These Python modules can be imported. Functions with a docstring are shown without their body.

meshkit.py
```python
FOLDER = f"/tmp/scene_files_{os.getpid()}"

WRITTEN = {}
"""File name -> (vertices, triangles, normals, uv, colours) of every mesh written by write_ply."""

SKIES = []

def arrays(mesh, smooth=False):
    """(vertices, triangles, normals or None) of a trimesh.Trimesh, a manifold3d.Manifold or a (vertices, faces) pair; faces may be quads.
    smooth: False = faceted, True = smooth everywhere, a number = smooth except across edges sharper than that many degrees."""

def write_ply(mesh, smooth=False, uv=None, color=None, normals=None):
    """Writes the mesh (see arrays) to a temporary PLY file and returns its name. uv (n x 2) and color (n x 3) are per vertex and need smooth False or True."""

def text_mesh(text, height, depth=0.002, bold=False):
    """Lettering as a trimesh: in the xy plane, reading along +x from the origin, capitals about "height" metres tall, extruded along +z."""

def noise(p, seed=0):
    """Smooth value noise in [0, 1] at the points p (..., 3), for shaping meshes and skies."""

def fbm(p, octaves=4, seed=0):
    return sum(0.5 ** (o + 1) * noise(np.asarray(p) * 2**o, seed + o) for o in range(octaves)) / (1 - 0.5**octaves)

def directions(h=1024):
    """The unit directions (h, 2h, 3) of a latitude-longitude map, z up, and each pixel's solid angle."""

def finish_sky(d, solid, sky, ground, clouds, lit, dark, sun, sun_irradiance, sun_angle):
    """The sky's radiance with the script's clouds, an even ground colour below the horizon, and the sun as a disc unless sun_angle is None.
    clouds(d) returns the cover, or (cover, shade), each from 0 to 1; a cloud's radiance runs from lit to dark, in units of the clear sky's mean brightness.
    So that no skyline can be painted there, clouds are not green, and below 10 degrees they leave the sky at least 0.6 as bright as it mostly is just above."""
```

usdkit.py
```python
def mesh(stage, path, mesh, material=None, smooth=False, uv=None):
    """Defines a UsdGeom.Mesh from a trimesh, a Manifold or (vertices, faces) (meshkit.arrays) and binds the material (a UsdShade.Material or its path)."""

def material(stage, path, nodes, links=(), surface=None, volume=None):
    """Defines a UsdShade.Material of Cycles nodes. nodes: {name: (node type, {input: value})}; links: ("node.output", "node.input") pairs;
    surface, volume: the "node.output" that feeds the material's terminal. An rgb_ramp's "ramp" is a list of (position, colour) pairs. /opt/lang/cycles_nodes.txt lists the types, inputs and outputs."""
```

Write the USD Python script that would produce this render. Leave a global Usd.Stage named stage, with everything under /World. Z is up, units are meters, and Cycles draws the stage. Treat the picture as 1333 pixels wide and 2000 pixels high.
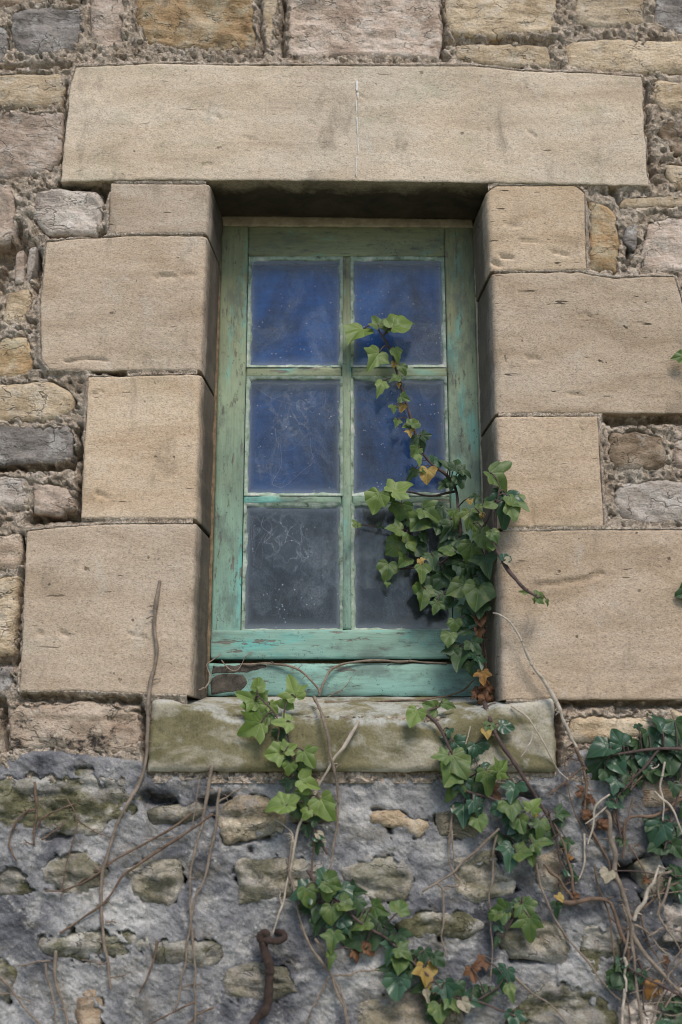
import math, random
import numpy as np
import usdkit, meshkit
from meshkit import noise, fbm
from scipy.spatial import cKDTree
from scipy.ndimage import distance_transform_edt, map_coordinates
from PIL import Image, ImageDraw
from pxr import Usd, UsdGeom, UsdLux, UsdShade, Gf, Sdf

stage = Usd.Stage.CreateInMemory()
UsdGeom.SetStageUpAxis(stage, UsdGeom.Tokens.z)
UsdGeom.SetStageMetersPerUnit(stage, 1.0)
UsdGeom.Xform.Define(stage, '/World')
UsdGeom.Scope.Define(stage, '/World/Looks')

# ---------------------------------------------------------------- camera
F, W, H = 2300.0, 1333, 2000          # focal length in picture widths of 1333
TILT = math.radians(13.5)
CAMZ, DIST = 1.6, 2.4                 # eye height; distance to the wall face (y = 0)
cam = UsdGeom.Camera.Define(stage, '/World/camera')
cam.AddTranslateOp().Set(Gf.Vec3d(0, -DIST, CAMZ))
cam.AddRotateXOp().Set(90 + math.degrees(TILT))
cam.CreateHorizontalApertureAttr(24.0)
cam.CreateVerticalApertureAttr(24.0 * H / W)
cam.CreateFocalLengthAttr(24.0 * F / W)
cam.CreateClippingRangeAttr(Gf.Vec2f(0.05, 200))
cam.CreateFStopAttr(1.8)
cam.CreateFocusDistanceAttr(2.56)
cam.CreateExposureAttr(1.02)

# ---------------------------------------------------------------- sky and sun (bright overcast)
sun = np.array([0.26, -0.80, 0.98]); sun /= np.linalg.norm(sun)
SUN_EL, SUN_ROT = math.asin(sun[2]), math.atan2(sun[0], sun[1])


class G:
    """a small writer of node graphs: g('type', 'output', input=value or 'node.output')"""
    def __init__(s):
        s.n, s.l = {}, []

    def __call__(s, kind, out, **kw):
        name = f'n{len(s.n)}'
        vals = {}
        for k, v in kw.items():
            if isinstance(v, str) and '.' in v:
                s.l.append((v, f'{name}.{k}'))
            else:
                vals[k] = v
        s.n[name] = (kind, vals)
        return f'{name}.{out}'

    def pos(s):
        return s('geometry', 'position')

    def map(s, v, scale=(1, 1, 1), loc=(0, 0, 0)):
        return s('mapping', 'vector', vector=v, scale=scale, location=loc)

    def noise(s, v, scale, detail=4, rough=.6, dist=0.0, out='fac'):
        return s('noise_texture', out, vector=v, scale=scale, detail=detail, roughness=rough, distortion=dist)

    def ramp(s, f, stops, out='color'):
        st = [(p, c if np.ndim(c) else (c, c, c)) for p, c in stops]
        return s('rgb_ramp', out, fac=f, ramp=st)

    def mix(s, f, a, b, kind='mix'):
        return s('mix', 'color', mix_type=kind, fac=f, color1=a, color2=b)

    def math(s, op, a, b=0.5, c=0.0, clamp=False):
        return s('math', 'value', math_type=op, value1=a, value2=b, value3=c, use_clamp=clamp)

    def bump(s, h, strength=.5, dist=.004, normal=None):
        kw = dict(height=h, strength=strength, distance=dist)
        if normal: kw['normal'] = normal
        return s('bump', 'normal', **kw)

    def done(s, name, surface):
        return usdkit.material(stage, '/World/Looks/' + name, s.n, s.l, surface=surface)


g = G()
sky = g('sky_texture', 'color', sky_type='single_scattering', sun_disc=False, sun_elevation=SUN_EL, sun_rotation=SUN_ROT,
        altitude=80.0, air_density=1.0, aerosol_density=1.0, ozone_density=1.0)
skymat = g.done('sky_look', g('background_shader', 'background', color=sky, strength=0.10))
dome = UsdLux.DomeLight.Define(stage, '/World/sky')
UsdShade.MaterialBindingAPI.Apply(dome.GetPrim()).Bind(skymat)
dome.GetPrim().SetCustomDataByKey('kind', 'structure')
dist = UsdLux.DistantLight.Define(stage, '/World/sun')
dist.CreateIntensityAttr(0.42)
dist.CreateAngleAttr(24.0)
dist.CreateColorAttr(Gf.Vec3f(1.0, 0.91, 0.80))
dist.CreateNormalizeAttr(True)
dist.AddTransformOp().Set(Gf.Matrix4d().SetRotate(Gf.Rotation(Gf.Vec3d(0, 0, 1), Gf.Vec3d(*map(float, sun)))))

# ---------------------------------------------------------------- helpers
CT, ST = math.cos(TILT), math.sin(TILT)


def at(px, py, Y=0.0):
    """the point of the plane y = Y seen at this place of the photograph"""
    px, py = np.asarray(px, float), np.asarray(py, float)
    u, v = px - W / 2, H / 2 - py
    den = F * CT - v * ST
    t = (DIST + Y) / den
    return np.stack([u * t, np.zeros_like(t) + Y, CAMZ + (F * ST + v * CT) * t], -1)


MPP = (DIST / (F * CT))        # metres for one picture unit near the middle
used = {}


def path_of(parent, name):
    base = f'{parent}/{name}'
    k = used.get(base, 0)
    used[base] = k + 1
    return base if k == 0 else f'{base}_{k:03d}'


def tag(prim, label=None, cat=None, group=None, kind=None):
    for k, v in (('label', label), ('category', cat), ('group', group), ('kind', kind)):
        if v: prim.SetCustomDataByKey(k, v)
    return prim


def thing(name, label, cat, loc=(0, 0, 0), group=None):
    x = UsdGeom.Xform.Define(stage, path_of('/World', name))
    x.AddTranslateOp().Set(Gf.Vec3d(*map(float, loc)))
    tag(x.GetPrim(), label, cat, group)
    x.GetPrim().SetCustomDataByKey('base', Gf.Vec3d(*map(float, loc)))
    return x.GetPrim()


def origin_of(prim):
    p = prim
    while p and p.GetPath().pathString.count('/') > 2:
        p = p.GetParent()
    b = p.GetCustomDataByKey('base') if p else None
    return np.array(b) if b is not None else np.zeros(3)


def obj(name, mesh, mat, parent=None, smooth=True, uv=None, label=None):
    v, f = mesh
    pp = parent.GetPath().pathString if parent else '/World'
    if parent: v = np.asarray(v) - origin_of(parent)
    m = usdkit.mesh(stage, path_of(pp, name), (v, f), mat, smooth=smooth, uv=uv)
    if label: tag(m.GetPrim(), label)
    return m.GetPrim()


def cat_meshes(ms):
    vs, fs, o = [], [], 0
    for v, f in ms:
        f = np.asarray(f, int)
        if f.shape[1] == 4: f = np.vstack([f[:, [0, 1, 2]], f[:, [0, 2, 3]]])
        vs.append(np.asarray(v, float)); fs.append(f + o); o += len(v)
    return np.vstack(vs), np.vstack(fs)


def grid_faces(n, m):
    i = np.arange(n * m).reshape(n, m)
    return np.stack([i[:-1, :-1], i[1:, :-1], i[1:, 1:], i[:-1, 1:]], -1).reshape(-1, 4)


def resample(P, n):
    P = np.asarray(P, float)
    s = np.r_[0, np.cumsum(np.linalg.norm(np.diff(P, axis=0), axis=1))]
    t = np.linspace(0, s[-1], n)
    return np.stack([np.interp(t, s, P[:, k]) for k in range(P.shape[1])], -1)


def spread(n):
    t = np.linspace(0, 1, n)
    return .45 * t + .55 * (t * t * (3 - 2 * t))


def resample_t(P, t):
    s = np.r_[0, np.cumsum(np.linalg.norm(np.diff(P, axis=0), axis=1))]
    s /= s[-1]
    return np.stack([np.interp(t, s, P[:, k]) for k in range(P.shape[1])], -1)


def ridged(p, octaves=3, seed=0):
    return sum(.5 ** (o + 1) * (1 - np.abs(2 * noise(p * 2 ** o, seed + 7 * o) - 1)) for o in range(octaves)) / (1 - .5 ** octaves)


def patch(poly, Y0, r, depth, step, jag=0.0, jagf=30, rough=0.0, freq=20, fine=0.0, dome=0.0, smooth_it=0, seed=0, ymod=None, splay=None, grooves=(), arris=None, strata=0.0, facet=0.0):
    """a block whose face fills the outline poly (x, z; clockwise from its upper left corner in view), with worn edges of radius r, running back by depth"""
    P = np.asarray(poly, float)
    lo, hi = P.min(0), P.max(0)
    q = (P - lo) / (hi - lo)
    TL, TR = np.argmin(q[:, 0] + 1 - q[:, 1]), np.argmin(1 - q[:, 0] + 1 - q[:, 1])
    BR, BL = np.argmin(1 - q[:, 0] + q[:, 1]), np.argmin(q[:, 0] + q[:, 1])
    N = len(P)

    def chain(a, b):
        out = [P[a]]
        while a != b:
            a = (a + 1) % N; out.append(P[a])
        return np.array(out)
    wd, ht = hi - lo
    n, m = max(8, int(wd / step)), max(8, int(ht / step))
    tu, tv = spread(n), spread(m)
    top, right, bot, left = chain(TL, TR), chain(TR, BR), chain(BR, BL)[::-1], chain(BL, TL)[::-1]
    top, right, bot, left = resample_t(top, tu), resample_t(right, tv), resample_t(bot, tu), resample_t(left, tv)
    loop = np.vstack([top[:-1], right[:-1], bot[::-1][:-1], left[::-1][:-1]])
    for _ in range(smooth_it):
        loop = .5 * loop + .25 * (np.roll(loop, 1, 0) + np.roll(loop, -1, 0))
    if jag:
        p3 = np.c_[loop * jagf, np.full(len(loop), seed * 3.7)]
        loop = loop + jag * np.stack([fbm(p3, 4, seed) - .5, fbm(p3 + 31.7, 4, seed + 5) - .5], -1) * 2
    k = [n - 1, n + m - 2, 2 * n + m - 3, 2 * n + 2 * m - 4]
    top = loop[:k[0] + 1]; right = loop[k[0]:k[1] + 1]; bot = loop[k[1]:k[2] + 1][::-1]
    left = np.vstack([loop[k[2]:], loop[:1]])[::-1]
    U, V = tu[None, :, None], tv[:, None, None]
    c = (1 - V) * top[None] + V * bot[None] + (1 - U) * left[:, None] + U * right[:, None] \
        - ((1 - U) * (1 - V) * top[0] + U * (1 - V) * top[-1] + (1 - U) * V * bot[0] + U * V * bot[-1])
    flat = c.reshape(-1, 2)
    dense = resample(np.vstack([loop, loop[:1]]), max(200, 4 * len(loop)))
    d = cKDTree(dense).query(flat)[0]
    e = np.clip(d / r, 0, 1)
    y = Y0 + r * (1 - np.sqrt(np.clip(1 - (1 - e) ** 2, 0, 1)))
    p3 = np.c_[flat[:, 0], np.full(len(flat), seed * 1.37), flat[:, 1]]
    w = np.clip(d / (r * 1.3), 0, 1)
    if rough:
        y = y + w * rough * (fbm(p3 * freq, 4, seed) - .5) * 2
    if facet:
        y = y + w * facet * (ridged(p3 * freq * .6 + 9.1, 3, seed + 3) - .6) * 2
    if strata:
        y = y + w * strata * (fbm(p3 * np.array([9, 9, 70]), 3, seed + 11) - .5) * 2
    if fine:
        y = y + fine * (fbm(p3 * 150, 3, seed + 2) - .5) * 2
    if dome:
        y = y - dome * np.clip(d / (.5 * min(wd, ht)), 0, 1) ** .7
    if arris is not None:
        a_ = np.clip(np.abs(flat[:, 0] - np.where(arris > 0, c[:, -1, 0].repeat(n), c[:, 0, 0].repeat(n))) / .016, 0, 1)
        y = y + .013 * (1 - np.sqrt(np.clip(1 - (1 - a_) ** 2, 0, 1)))
    for line, gw, gd in grooves:
        g2 = px_poly(line, Y0)
        if ((g2 > lo) & (g2 < hi)).all():
            y = y + gd * np.exp(-(seg_dist(flat, g2) / gw) ** 2)
    if ymod is not None:
        y = ymod(flat[:, 0], flat[:, 1], y)
    front = np.c_[flat[:, 0], y, flat[:, 1]]
    fs = [grid_faces(m, n)]
    idx = np.arange(m * n).reshape(m, n)
    ring = np.r_[idx[0, :-1], idx[:-1, -1], idx[-1, ::-1][:-1], idx[::-1, 0][:-1]]
    rows = [ring]; verts = [front]; base = m * n
    for fr in (.12, .45, 1.0):
        b = front[ring].copy()
        b[:, 1] = b[:, 1] + depth * fr
        if splay is not None: b = splay(b, fr)
        bn = np.clip(fr, 0, .3) * 4 * fine
        if fine: b[:, 0] += bn * (fbm(b * 60, 3, seed) - .5); b[:, 2] += bn * (fbm(b * 60 + 5, 3, seed) - .5)
        verts.append(b); rows.append(base + np.arange(len(ring))); base += len(ring)
    for a, b in zip(rows[:-1], rows[1:]):
        fs.append(np.stack([np.roll(a, -1), np.roll(b, -1), b, a], -1)[:, ::-1][:, [0, 3, 2, 1]])
    v, f = np.vstack(verts), np.vstack(fs)
    f = np.vstack([f[:, [0, 1, 2]], f[:, [0, 2, 3]]])
    return v, f


def seg_dist(P, A):
    best = np.full(len(P), 1e9)
    for a, b in zip(A[:-1], A[1:]):
        ab = b - a
        t = np.clip(((P - a) @ ab) / (ab @ ab), 0, 1)
        best = np.minimum(best, np.linalg.norm(P - a - t[:, None] * ab, axis=1))
    return best


def px_poly(pts, Y):
    w = at([p[0] for p in pts], [p[1] for p in pts], Y)
    return w[:, [0, 2]]


def tube(P, rad, sides=6, wob=0.0, seed=0, knots=0.0):
    """a tapering tube along the points P; rad one number or one per point"""
    P = np.asarray(P, float)
    n = len(P)
    rad = np.broadcast_to(np.asarray(rad, float), (n,)).copy()
    if wob:
        P = P + wob * np.stack([noise(np.c_[np.arange(n) * .35, np.full(n, k * 9.1), np.full(n, seed)], seed + k) - .5 for k in range(3)], -1) * 2
    if knots:
        rad *= 1 + knots * (noise(np.c_[np.arange(n) * .6, np.full(n, 3.), np.full(n, seed)], seed) - .4) * 2
    T = np.gradient(P, axis=0); T /= np.linalg.norm(T, axis=1, keepdims=True) + 1e-12
    ref = np.array([0, 1.0, 0])
    A = np.cross(T, ref); ln = np.linalg.norm(A, axis=1, keepdims=True)
    A = np.where(ln < 1e-3, [1.0, 0, 0], A / np.maximum(ln, 1e-9))
    B = np.cross(T, A)
    a = np.linspace(0, 2 * np.pi, sides, endpoint=False)
    v = P[:, None] + rad[:, None, None] * (np.cos(a)[None, :, None] * A[:, None] + np.sin(a)[None, :, None] * B[:, None])
    i = np.arange(n * sides).reshape(n, sides)
    f = np.stack([i[:-1], np.roll(i, -1, 1)[:-1], np.roll(i, -1, 1)[1:], i[1:]], -1).reshape(-1, 4)
    v = v.reshape(-1, 3)
    v = np.vstack([v, P[0] - T[0] * rad[0] * .5, P[-1] + T[-1] * rad[-1] * .5])
    f = np.vstack([f[:, [0, 1, 2]], f[:, [0, 2, 3]]])
    c0, c1 = len(v) - 2, len(v) - 1
    caps = [[c0, i[0, (k + 1) % sides], i[0, k]] for k in range(sides)] + [[c1, i[-1, k], i[-1, (k + 1) % sides]] for k in range(sides)]
    return v, np.vstack([f, caps])


def spline(P, n):
    """n points of a smooth curve through the points P"""
    P = np.asarray(P, float)
    if len(P) < 3: return resample(P, n)
    Q = np.vstack([2 * P[0] - P[1], P, 2 * P[-1] - P[-2]])
    out = []
    for k in range(len(P) - 1):
        a, b, c, d = Q[k:k + 4]
        t = np.linspace(0, 1, 12, endpoint=False)[:, None]
        out.append(.5 * (2 * b + (c - a) * t + (2 * a - 5 * b + 4 * c - d) * t ** 2 + (3 * b - a - 3 * c + d) * t ** 3))
    return resample(np.vstack(out + [P[-1:]]), n)


# ---------------------------------------------------------------- materials
def dressed_stone(name, dark, mid, light, grey=.35, green=.25, pits=1.0, seed=0.0, soot_shade=.8):
    g = G(); p = g.map(g.pos(), loc=(seed, seed * .7, seed * 1.3))
    bed = g.noise(g.map(p, (1, 1, 3.2)), 5, 6, .6, .5)
    col = g.ramp(bed, [(.32, dark), (.5, mid), (.68, light)])
    rnd = g('object_info', 'random')
    big = g.noise(p, 3.2, 4, .6)
    col = g.mix(g.math('multiply', g.ramp(big, [(.45, 0), (.75, 1)]), grey), col, (.35, .315, .27))
    gr = g.noise(g.map(p, (1, 1, 1.3)), 6.5, 5, .65)
    col = g.mix(g.math('multiply', g.ramp(gr, [(.54, 0), (.70, 1)]), green), col, (.25, .27, .18))
    wh = g.noise(g.map(p, (1.4, 1, .9)), 9, 6, .7)
    col = g.mix(g.math('multiply', g.ramp(wh, [(.58, 0), (.72, 1)]), .35), col, (.50, .48, .43))
    st = g.noise(g.map(p, (.5, 1, 4.5), (3, 0, 8)), 8, 5, .7)
    col = g.mix(g.math('multiply', g.ramp(st, [(.54, 0), (.70, 1)]), .26), col, tuple(.55 * x for x in mid))
    # grain: dark and light mineral specks
    sp = g.noise(g.map(p, (1, 1, 1.8)), 230, 3, .75)
    col = g.mix(.85, col, g.ramp(sp, [(.30, .36), (.45, .88), (.60, 1.07), (.75, 1.26)]), 'multiply')
    sp2 = g.noise(g.map(p, (1, 1, 1.7)), 85, 5, .78)
    col = g.mix(.75, col, g.ramp(sp2, [(.28, .40), (.42, .90), (.6, 1.05), (.75, 1.2)]), 'multiply')
    # bedding slits and pits
    vo = g.noise(g.map(p, (1, 1, 6.5)), 16, 2, .5, .4)
    slit = g.ramp(vo, [(.715, 0), (.745, 1)])
    pv = g.noise(p, 46, 2, .5)
    pit = g.ramp(pv, [(.72, 0), (.78, 1)])
    cav = g.math('maximum', slit, pit)
    col = g.mix(g.math('multiply', cav, .75 * pits), col, (.075, .055, .035))
    col = g('hsv', 'color', color=col, value=g.math('multiply_add', rnd, .24, .86), saturation=g.math('multiply_add', rnd, .2, .9))
    # old soot, with shade of the window recess painted into the colour
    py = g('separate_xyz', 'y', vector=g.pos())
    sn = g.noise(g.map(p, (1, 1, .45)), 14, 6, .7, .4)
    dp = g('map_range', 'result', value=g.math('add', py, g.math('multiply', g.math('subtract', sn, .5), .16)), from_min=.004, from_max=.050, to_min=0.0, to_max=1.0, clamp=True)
    col = g.mix(g.math('multiply', dp, soot_shade), col, g.ramp(sn, [(.35, (.030, .025, .020)), (.7, (.105, .085, .062))]))
    h = g.math('add', g.math('multiply', sp, .35), g.math('multiply', sp2, .6))
    h = g.math('subtract', h, g.math('multiply', cav, .8 * pits))
    h = g.math('add', h, g.math('multiply', bed, .5))
    s = g('principled_bsdf', 'BSDF', base_color=col, roughness=.92, specular_ior_level=.25, normal=g.bump(h, .55, .005))
    return g.done(name, s)


def rubble_stone(name, a, b, c, lichen=(.48, .46, .42), lich=.4, black=.3, moss=0.0, seed=0.0, scale=1.0, smear=0.0):
    g = G(); p = g.map(g.pos(), loc=(seed, seed * .7, seed * 1.3))
    n1 = g.noise(g.map(p, (1, 1, 1.6)), 9 * scale, 6, .65, .5)
    col = g.ramp(n1, [(.34, a), (.50, b), (.64, c)])
    rnd = g('object_info', 'random')
    n2 = g.noise(p, 22, 6, .7)
    col = g.mix(g.math('multiply', g.ramp(n2, [(.52, 0), (.60, 1)]), lich), col, lichen)
    n3 = g.noise(g.map(p, (1, 1, 1.2), (4, 2, 1)), 16, 7, .75)
    col = g.mix(g.math('multiply', g.ramp(n3, [(.54, 0), (.62, 1)]), black), col, (.035, .030, .026))
    if smear:                                   # grey coat still sticking to the stone
        n6 = g.noise(g.map(p, (1, 1, 1.3), (2, 9, 5)), 15, 7, .7)
        col = g.mix(g.math('multiply', g.ramp(n6, [(.46, 0), (.56, 1)]), smear), col, g.ramp(n2, [(.35, (.11, .108, .11)), (.65, (.27, .262, .25))]))
    if moss:
        n4 = g.noise(g.map(p, (1, 1, 1.5), (1, 7, 3)), 9, 6, .66)
        col = g.mix(g.math('multiply', g.ramp(n4, [(.46, 0), (.56, 1)]), moss), col, g.ramp(n2, [(.4, (.050, .050, .020)), (.6, (.125, .118, .060))]))
    sp = g.noise(p, 190, 4, .75)
    col = g.mix(.9, col, g.ramp(sp, [(.28, .45), (.45, .95), (.6, 1.12), (.75, 1.35)]), 'multiply')
    cr = g.noise(g.map(p, (1, 1, 1.9)), 30, 7, .72, .3)
    ck = g.noise(g.map(p, (1, 1, 1.8), (6, 6, 6)), 7, 4, .6, .3)
    crack = g.math('multiply', g.ramp(g.math('absolute', g.math('subtract', ck, .5)), [(0, 1), (.009, 0)]), g.ramp(n2, [(.44, 0), (.52, 1)]))
    col = g.mix(g.math('multiply', crack, .65), col, (.04, .032, .024))
    col = g('hsv', 'color', color=col, value=g.math('multiply_add', rnd, .34, .86))
    h = g.math('add', g.math('multiply', sp, .4), g.math('multiply', cr, 1.5))
    h = g.math('subtract', h, g.math('multiply', crack, .5))
    s = g('principled_bsdf', 'BSDF', base_color=col, roughness=.93, specular_ior_level=.22, normal=g.bump(h, .8, .010))
    return g.done(name, s)


M = {}
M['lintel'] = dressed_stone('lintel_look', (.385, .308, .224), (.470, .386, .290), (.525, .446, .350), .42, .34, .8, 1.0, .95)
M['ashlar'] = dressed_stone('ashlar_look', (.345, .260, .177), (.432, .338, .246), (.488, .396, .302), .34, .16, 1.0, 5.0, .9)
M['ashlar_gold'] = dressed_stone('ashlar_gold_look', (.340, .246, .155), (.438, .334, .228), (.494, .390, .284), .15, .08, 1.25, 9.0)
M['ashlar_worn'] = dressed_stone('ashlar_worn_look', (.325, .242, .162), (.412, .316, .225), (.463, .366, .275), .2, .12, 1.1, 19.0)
M['orange'] = rubble_stone('orange_stone_look', (.28, .175, .09), (.42, .285, .155), (.48, .38, .26), (.44, .40, .29), .55, .40, .2, 2.0)
M['gold'] = rubble_stone('gold_stone_look', (.28, .205, .125), (.43, .335, .225), (.51, .42, .31), (.46, .42, .35), .40, .32, 0, 7.0)
M['pink'] = rubble_stone('pink_stone_look', (.25, .185, .14), (.40, .315, .25), (.48, .40, .335), (.50, .46, .41), .45, .30, 0, 11.0)
M['grey'] = rubble_stone('grey_stone_look', (.115, .100, .090), (.225, .200, .180), (.345, .310, .280), (.47, .45, .42), .5, .25, 0, 13.0)
M['pale'] = rubble_stone('pale_stone_look', (.29, .24, .20), (.43, .37, .315), (.51, .455, .40), (.55, .515, .47), .5, .42, 0, 17.0)
M['brown'] = rubble_stone('brown_stone_look', (.15, .105, .068), (.27, .20, .135), (.38, .30, .215), (.44, .39, .33), .40, .45, 0, 23.0)
M['sooty'] = rubble_stone('sooty_stone_look', (.29, .21, .15), (.42, .33, .25), (.50, .415, .33), (.48, .43, .36), .3, .97, 0, 29.0, .8)
M['mossy'] = rubble_stone('mossy_stone_look', (.14, .125, .095), (.25, .225, .18), (.37, .345, .29), (.46, .45, .41), .45, .45, .90, 31.0, 1.0, .55)
M['chalk'] = rubble_stone('chalky_stone_look', (.17, .145, .11), (.31, .275, .215), (.43, .39, .325), (.45, .43, .385), .40, .50, .62, 37.0, 1.0, .6)
M['dusk'] = rubble_stone('dusky_stone_look', (.22, .175, .12), (.36, .295, .215), (.44, .38, .29), (.48, .45, .40), .30, .5, .5, 41.0, 1.0, .55)

# mortar between the stones
g = G(); p = g.pos()
n1 = g.noise(p, 12, 6, .65)
col = g.ramp(n1, [(.3, (.34, .26, .19)), (.5, (.50, .41, .32)), (.7, (.58, .505, .42))])
wm = g.noise(p, 55, 5, .7, 1.6)
pits = g.ramp(g.math('absolute', g.math('subtract', wm, .47)), [(0, 1), (.026, 0)])
col = g.mix(g.math('multiply', pits, .55), col, (.085, .065, .048))
sp = g.noise(p, 260, 3, .75)
col = g.mix(.8, col, g.ramp(sp, [(.3, .5), (.45, .92), (.62, 1.1), (.75, 1.3)]), 'multiply')
gy = g.noise(p, 4, 4, .6)
col = g.mix(g.math('multiply', g.ramp(gy, [(.52, 0), (.68, 1)]), .22), col, (.28, .265, .23))
h = g.math('add', g.math('multiply', wm, 1.6), g.math('multiply', sp, .3))
h = g.math('subtract', h, g.math('multiply', pits, .7))
M['mortar'] = g.done('mortar_look', g('principled_bsdf', 'BSDF', base_color=col, roughness=.96, specular_ior_level=.15, normal=g.bump(h, .9, .009)))

# the grey smeared coat over the foot of the wall
g = G(); p = g.pos()
n1 = g.noise(g.map(p, (1, 1, 1.25)), 5.5, 8, .62, .5)
col = g.ramp(n1, [(.32, (.046, .047, .055)), (.42, (.125, .126, .137)), (.52, (.220, .218, .220)), (.66, (.40, .39, .375))])
n2 = g.noise(p, 19, 7, .72)
col = g.mix(g.math('multiply', g.ramp(n2, [(.53, 0), (.62, 1)]), .55), col, (.42, .405, .375))
n3 = g.noise(g.map(p, (1, 1, 1.4), (3, 1, 9)), 9, 7, .68)
col = g.mix(g.math('multiply', g.ramp(n3, [(.53, 0), (.66, 1)]), .55), col, (.125, .105, .065))
n5 = g.noise(g.map(p, (1, 1, 1.2), (8, 5, 2)), 10, 6, .7)
col = g.mix(g.math('multiply', g.ramp(n5, [(.56, 0), (.66, 1)]), .6), col, (.052, .055, .068))
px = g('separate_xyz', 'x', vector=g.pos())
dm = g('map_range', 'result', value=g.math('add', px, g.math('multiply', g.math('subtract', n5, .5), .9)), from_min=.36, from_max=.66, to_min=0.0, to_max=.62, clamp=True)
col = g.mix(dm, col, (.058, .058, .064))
sp = g.noise(p, 170, 4, .75)
col = g.mix(.9, col, g.ramp(sp, [(.28, .45), (.45, .9), (.6, 1.07), (.75, 1.35)]), 'multiply')
vs = g('voronoi_texture', 'distance', vector=p, scale=42.0, randomness=1.0)
dots = g.math('multiply', g.ramp(vs, [(.08, 1), (.13, 0)]), g.ramp(n2, [(.45, 0), (.55, 1)]))
col = g.mix(g.math('multiply', dots, .7), col, (.45, .45, .44))
h = g.math('add', g.math('multiply', sp, .35), g.math('multiply', n2, 1.6))
M['coat'] = g.done('coat_look', g('principled_bsdf', 'BSDF', base_color=col, roughness=.93, specular_ior_level=.22, normal=g.bump(h, .85, .009)))

# window sill: pale stone, green with algae
g = G(); p = g.pos()
n1 = g.noise(g.map(p, (1, 1, 2)), 6, 6, .62, .4)
col = g.ramp(n1, [(.32, (.19, .165, .115)), (.5, (.305, .278, .21)), (.7, (.41, .385, .32))])
n2 = g.noise(g.map(p, (.8, 1, 1.6), (2.2, 0, .3)), 5, 5, .55, .3)
col = g.mix(g.ramp(n2, [(.445, 0), (.50, .88), (.75, .94)]), col, g.ramp(n1, [(.3, (.080, .072, .032)), (.7, (.170, .152, .075))]))
n3 = g.noise(p, 14, 7, .7)
nz = g('separate_xyz', 'z', vector=g('geometry', 'normal'))
up = g.ramp(nz, [(.25, 0), (.6, 1)])
col = g.mix(g.math('multiply', up, g.ramp(n3, [(.44, .0), (.56, .7)])), col, (.38, .385, .36))
col = g.mix(g.math('multiply', g.ramp(n3, [(.58, 0), (.66, 1)]), .4), col, (.42, .41, .37))
sp = g.noise(p, 200, 4, .75)
col = g.mix(.85, col, g.ramp(sp, [(.28, .45), (.45, .9), (.6, 1.06), (.75, 1.25)]), 'multiply')
h = g.math('add', g.math('multiply', sp, .4), g.math('multiply', n3, 1.0))
M['sill'] = g.done('sill_look', g('principled_bsdf', 'BSDF', base_color=col, roughness=.93, specular_ior_level=.2, normal=g.bump(h, .6, .006)))


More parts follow.
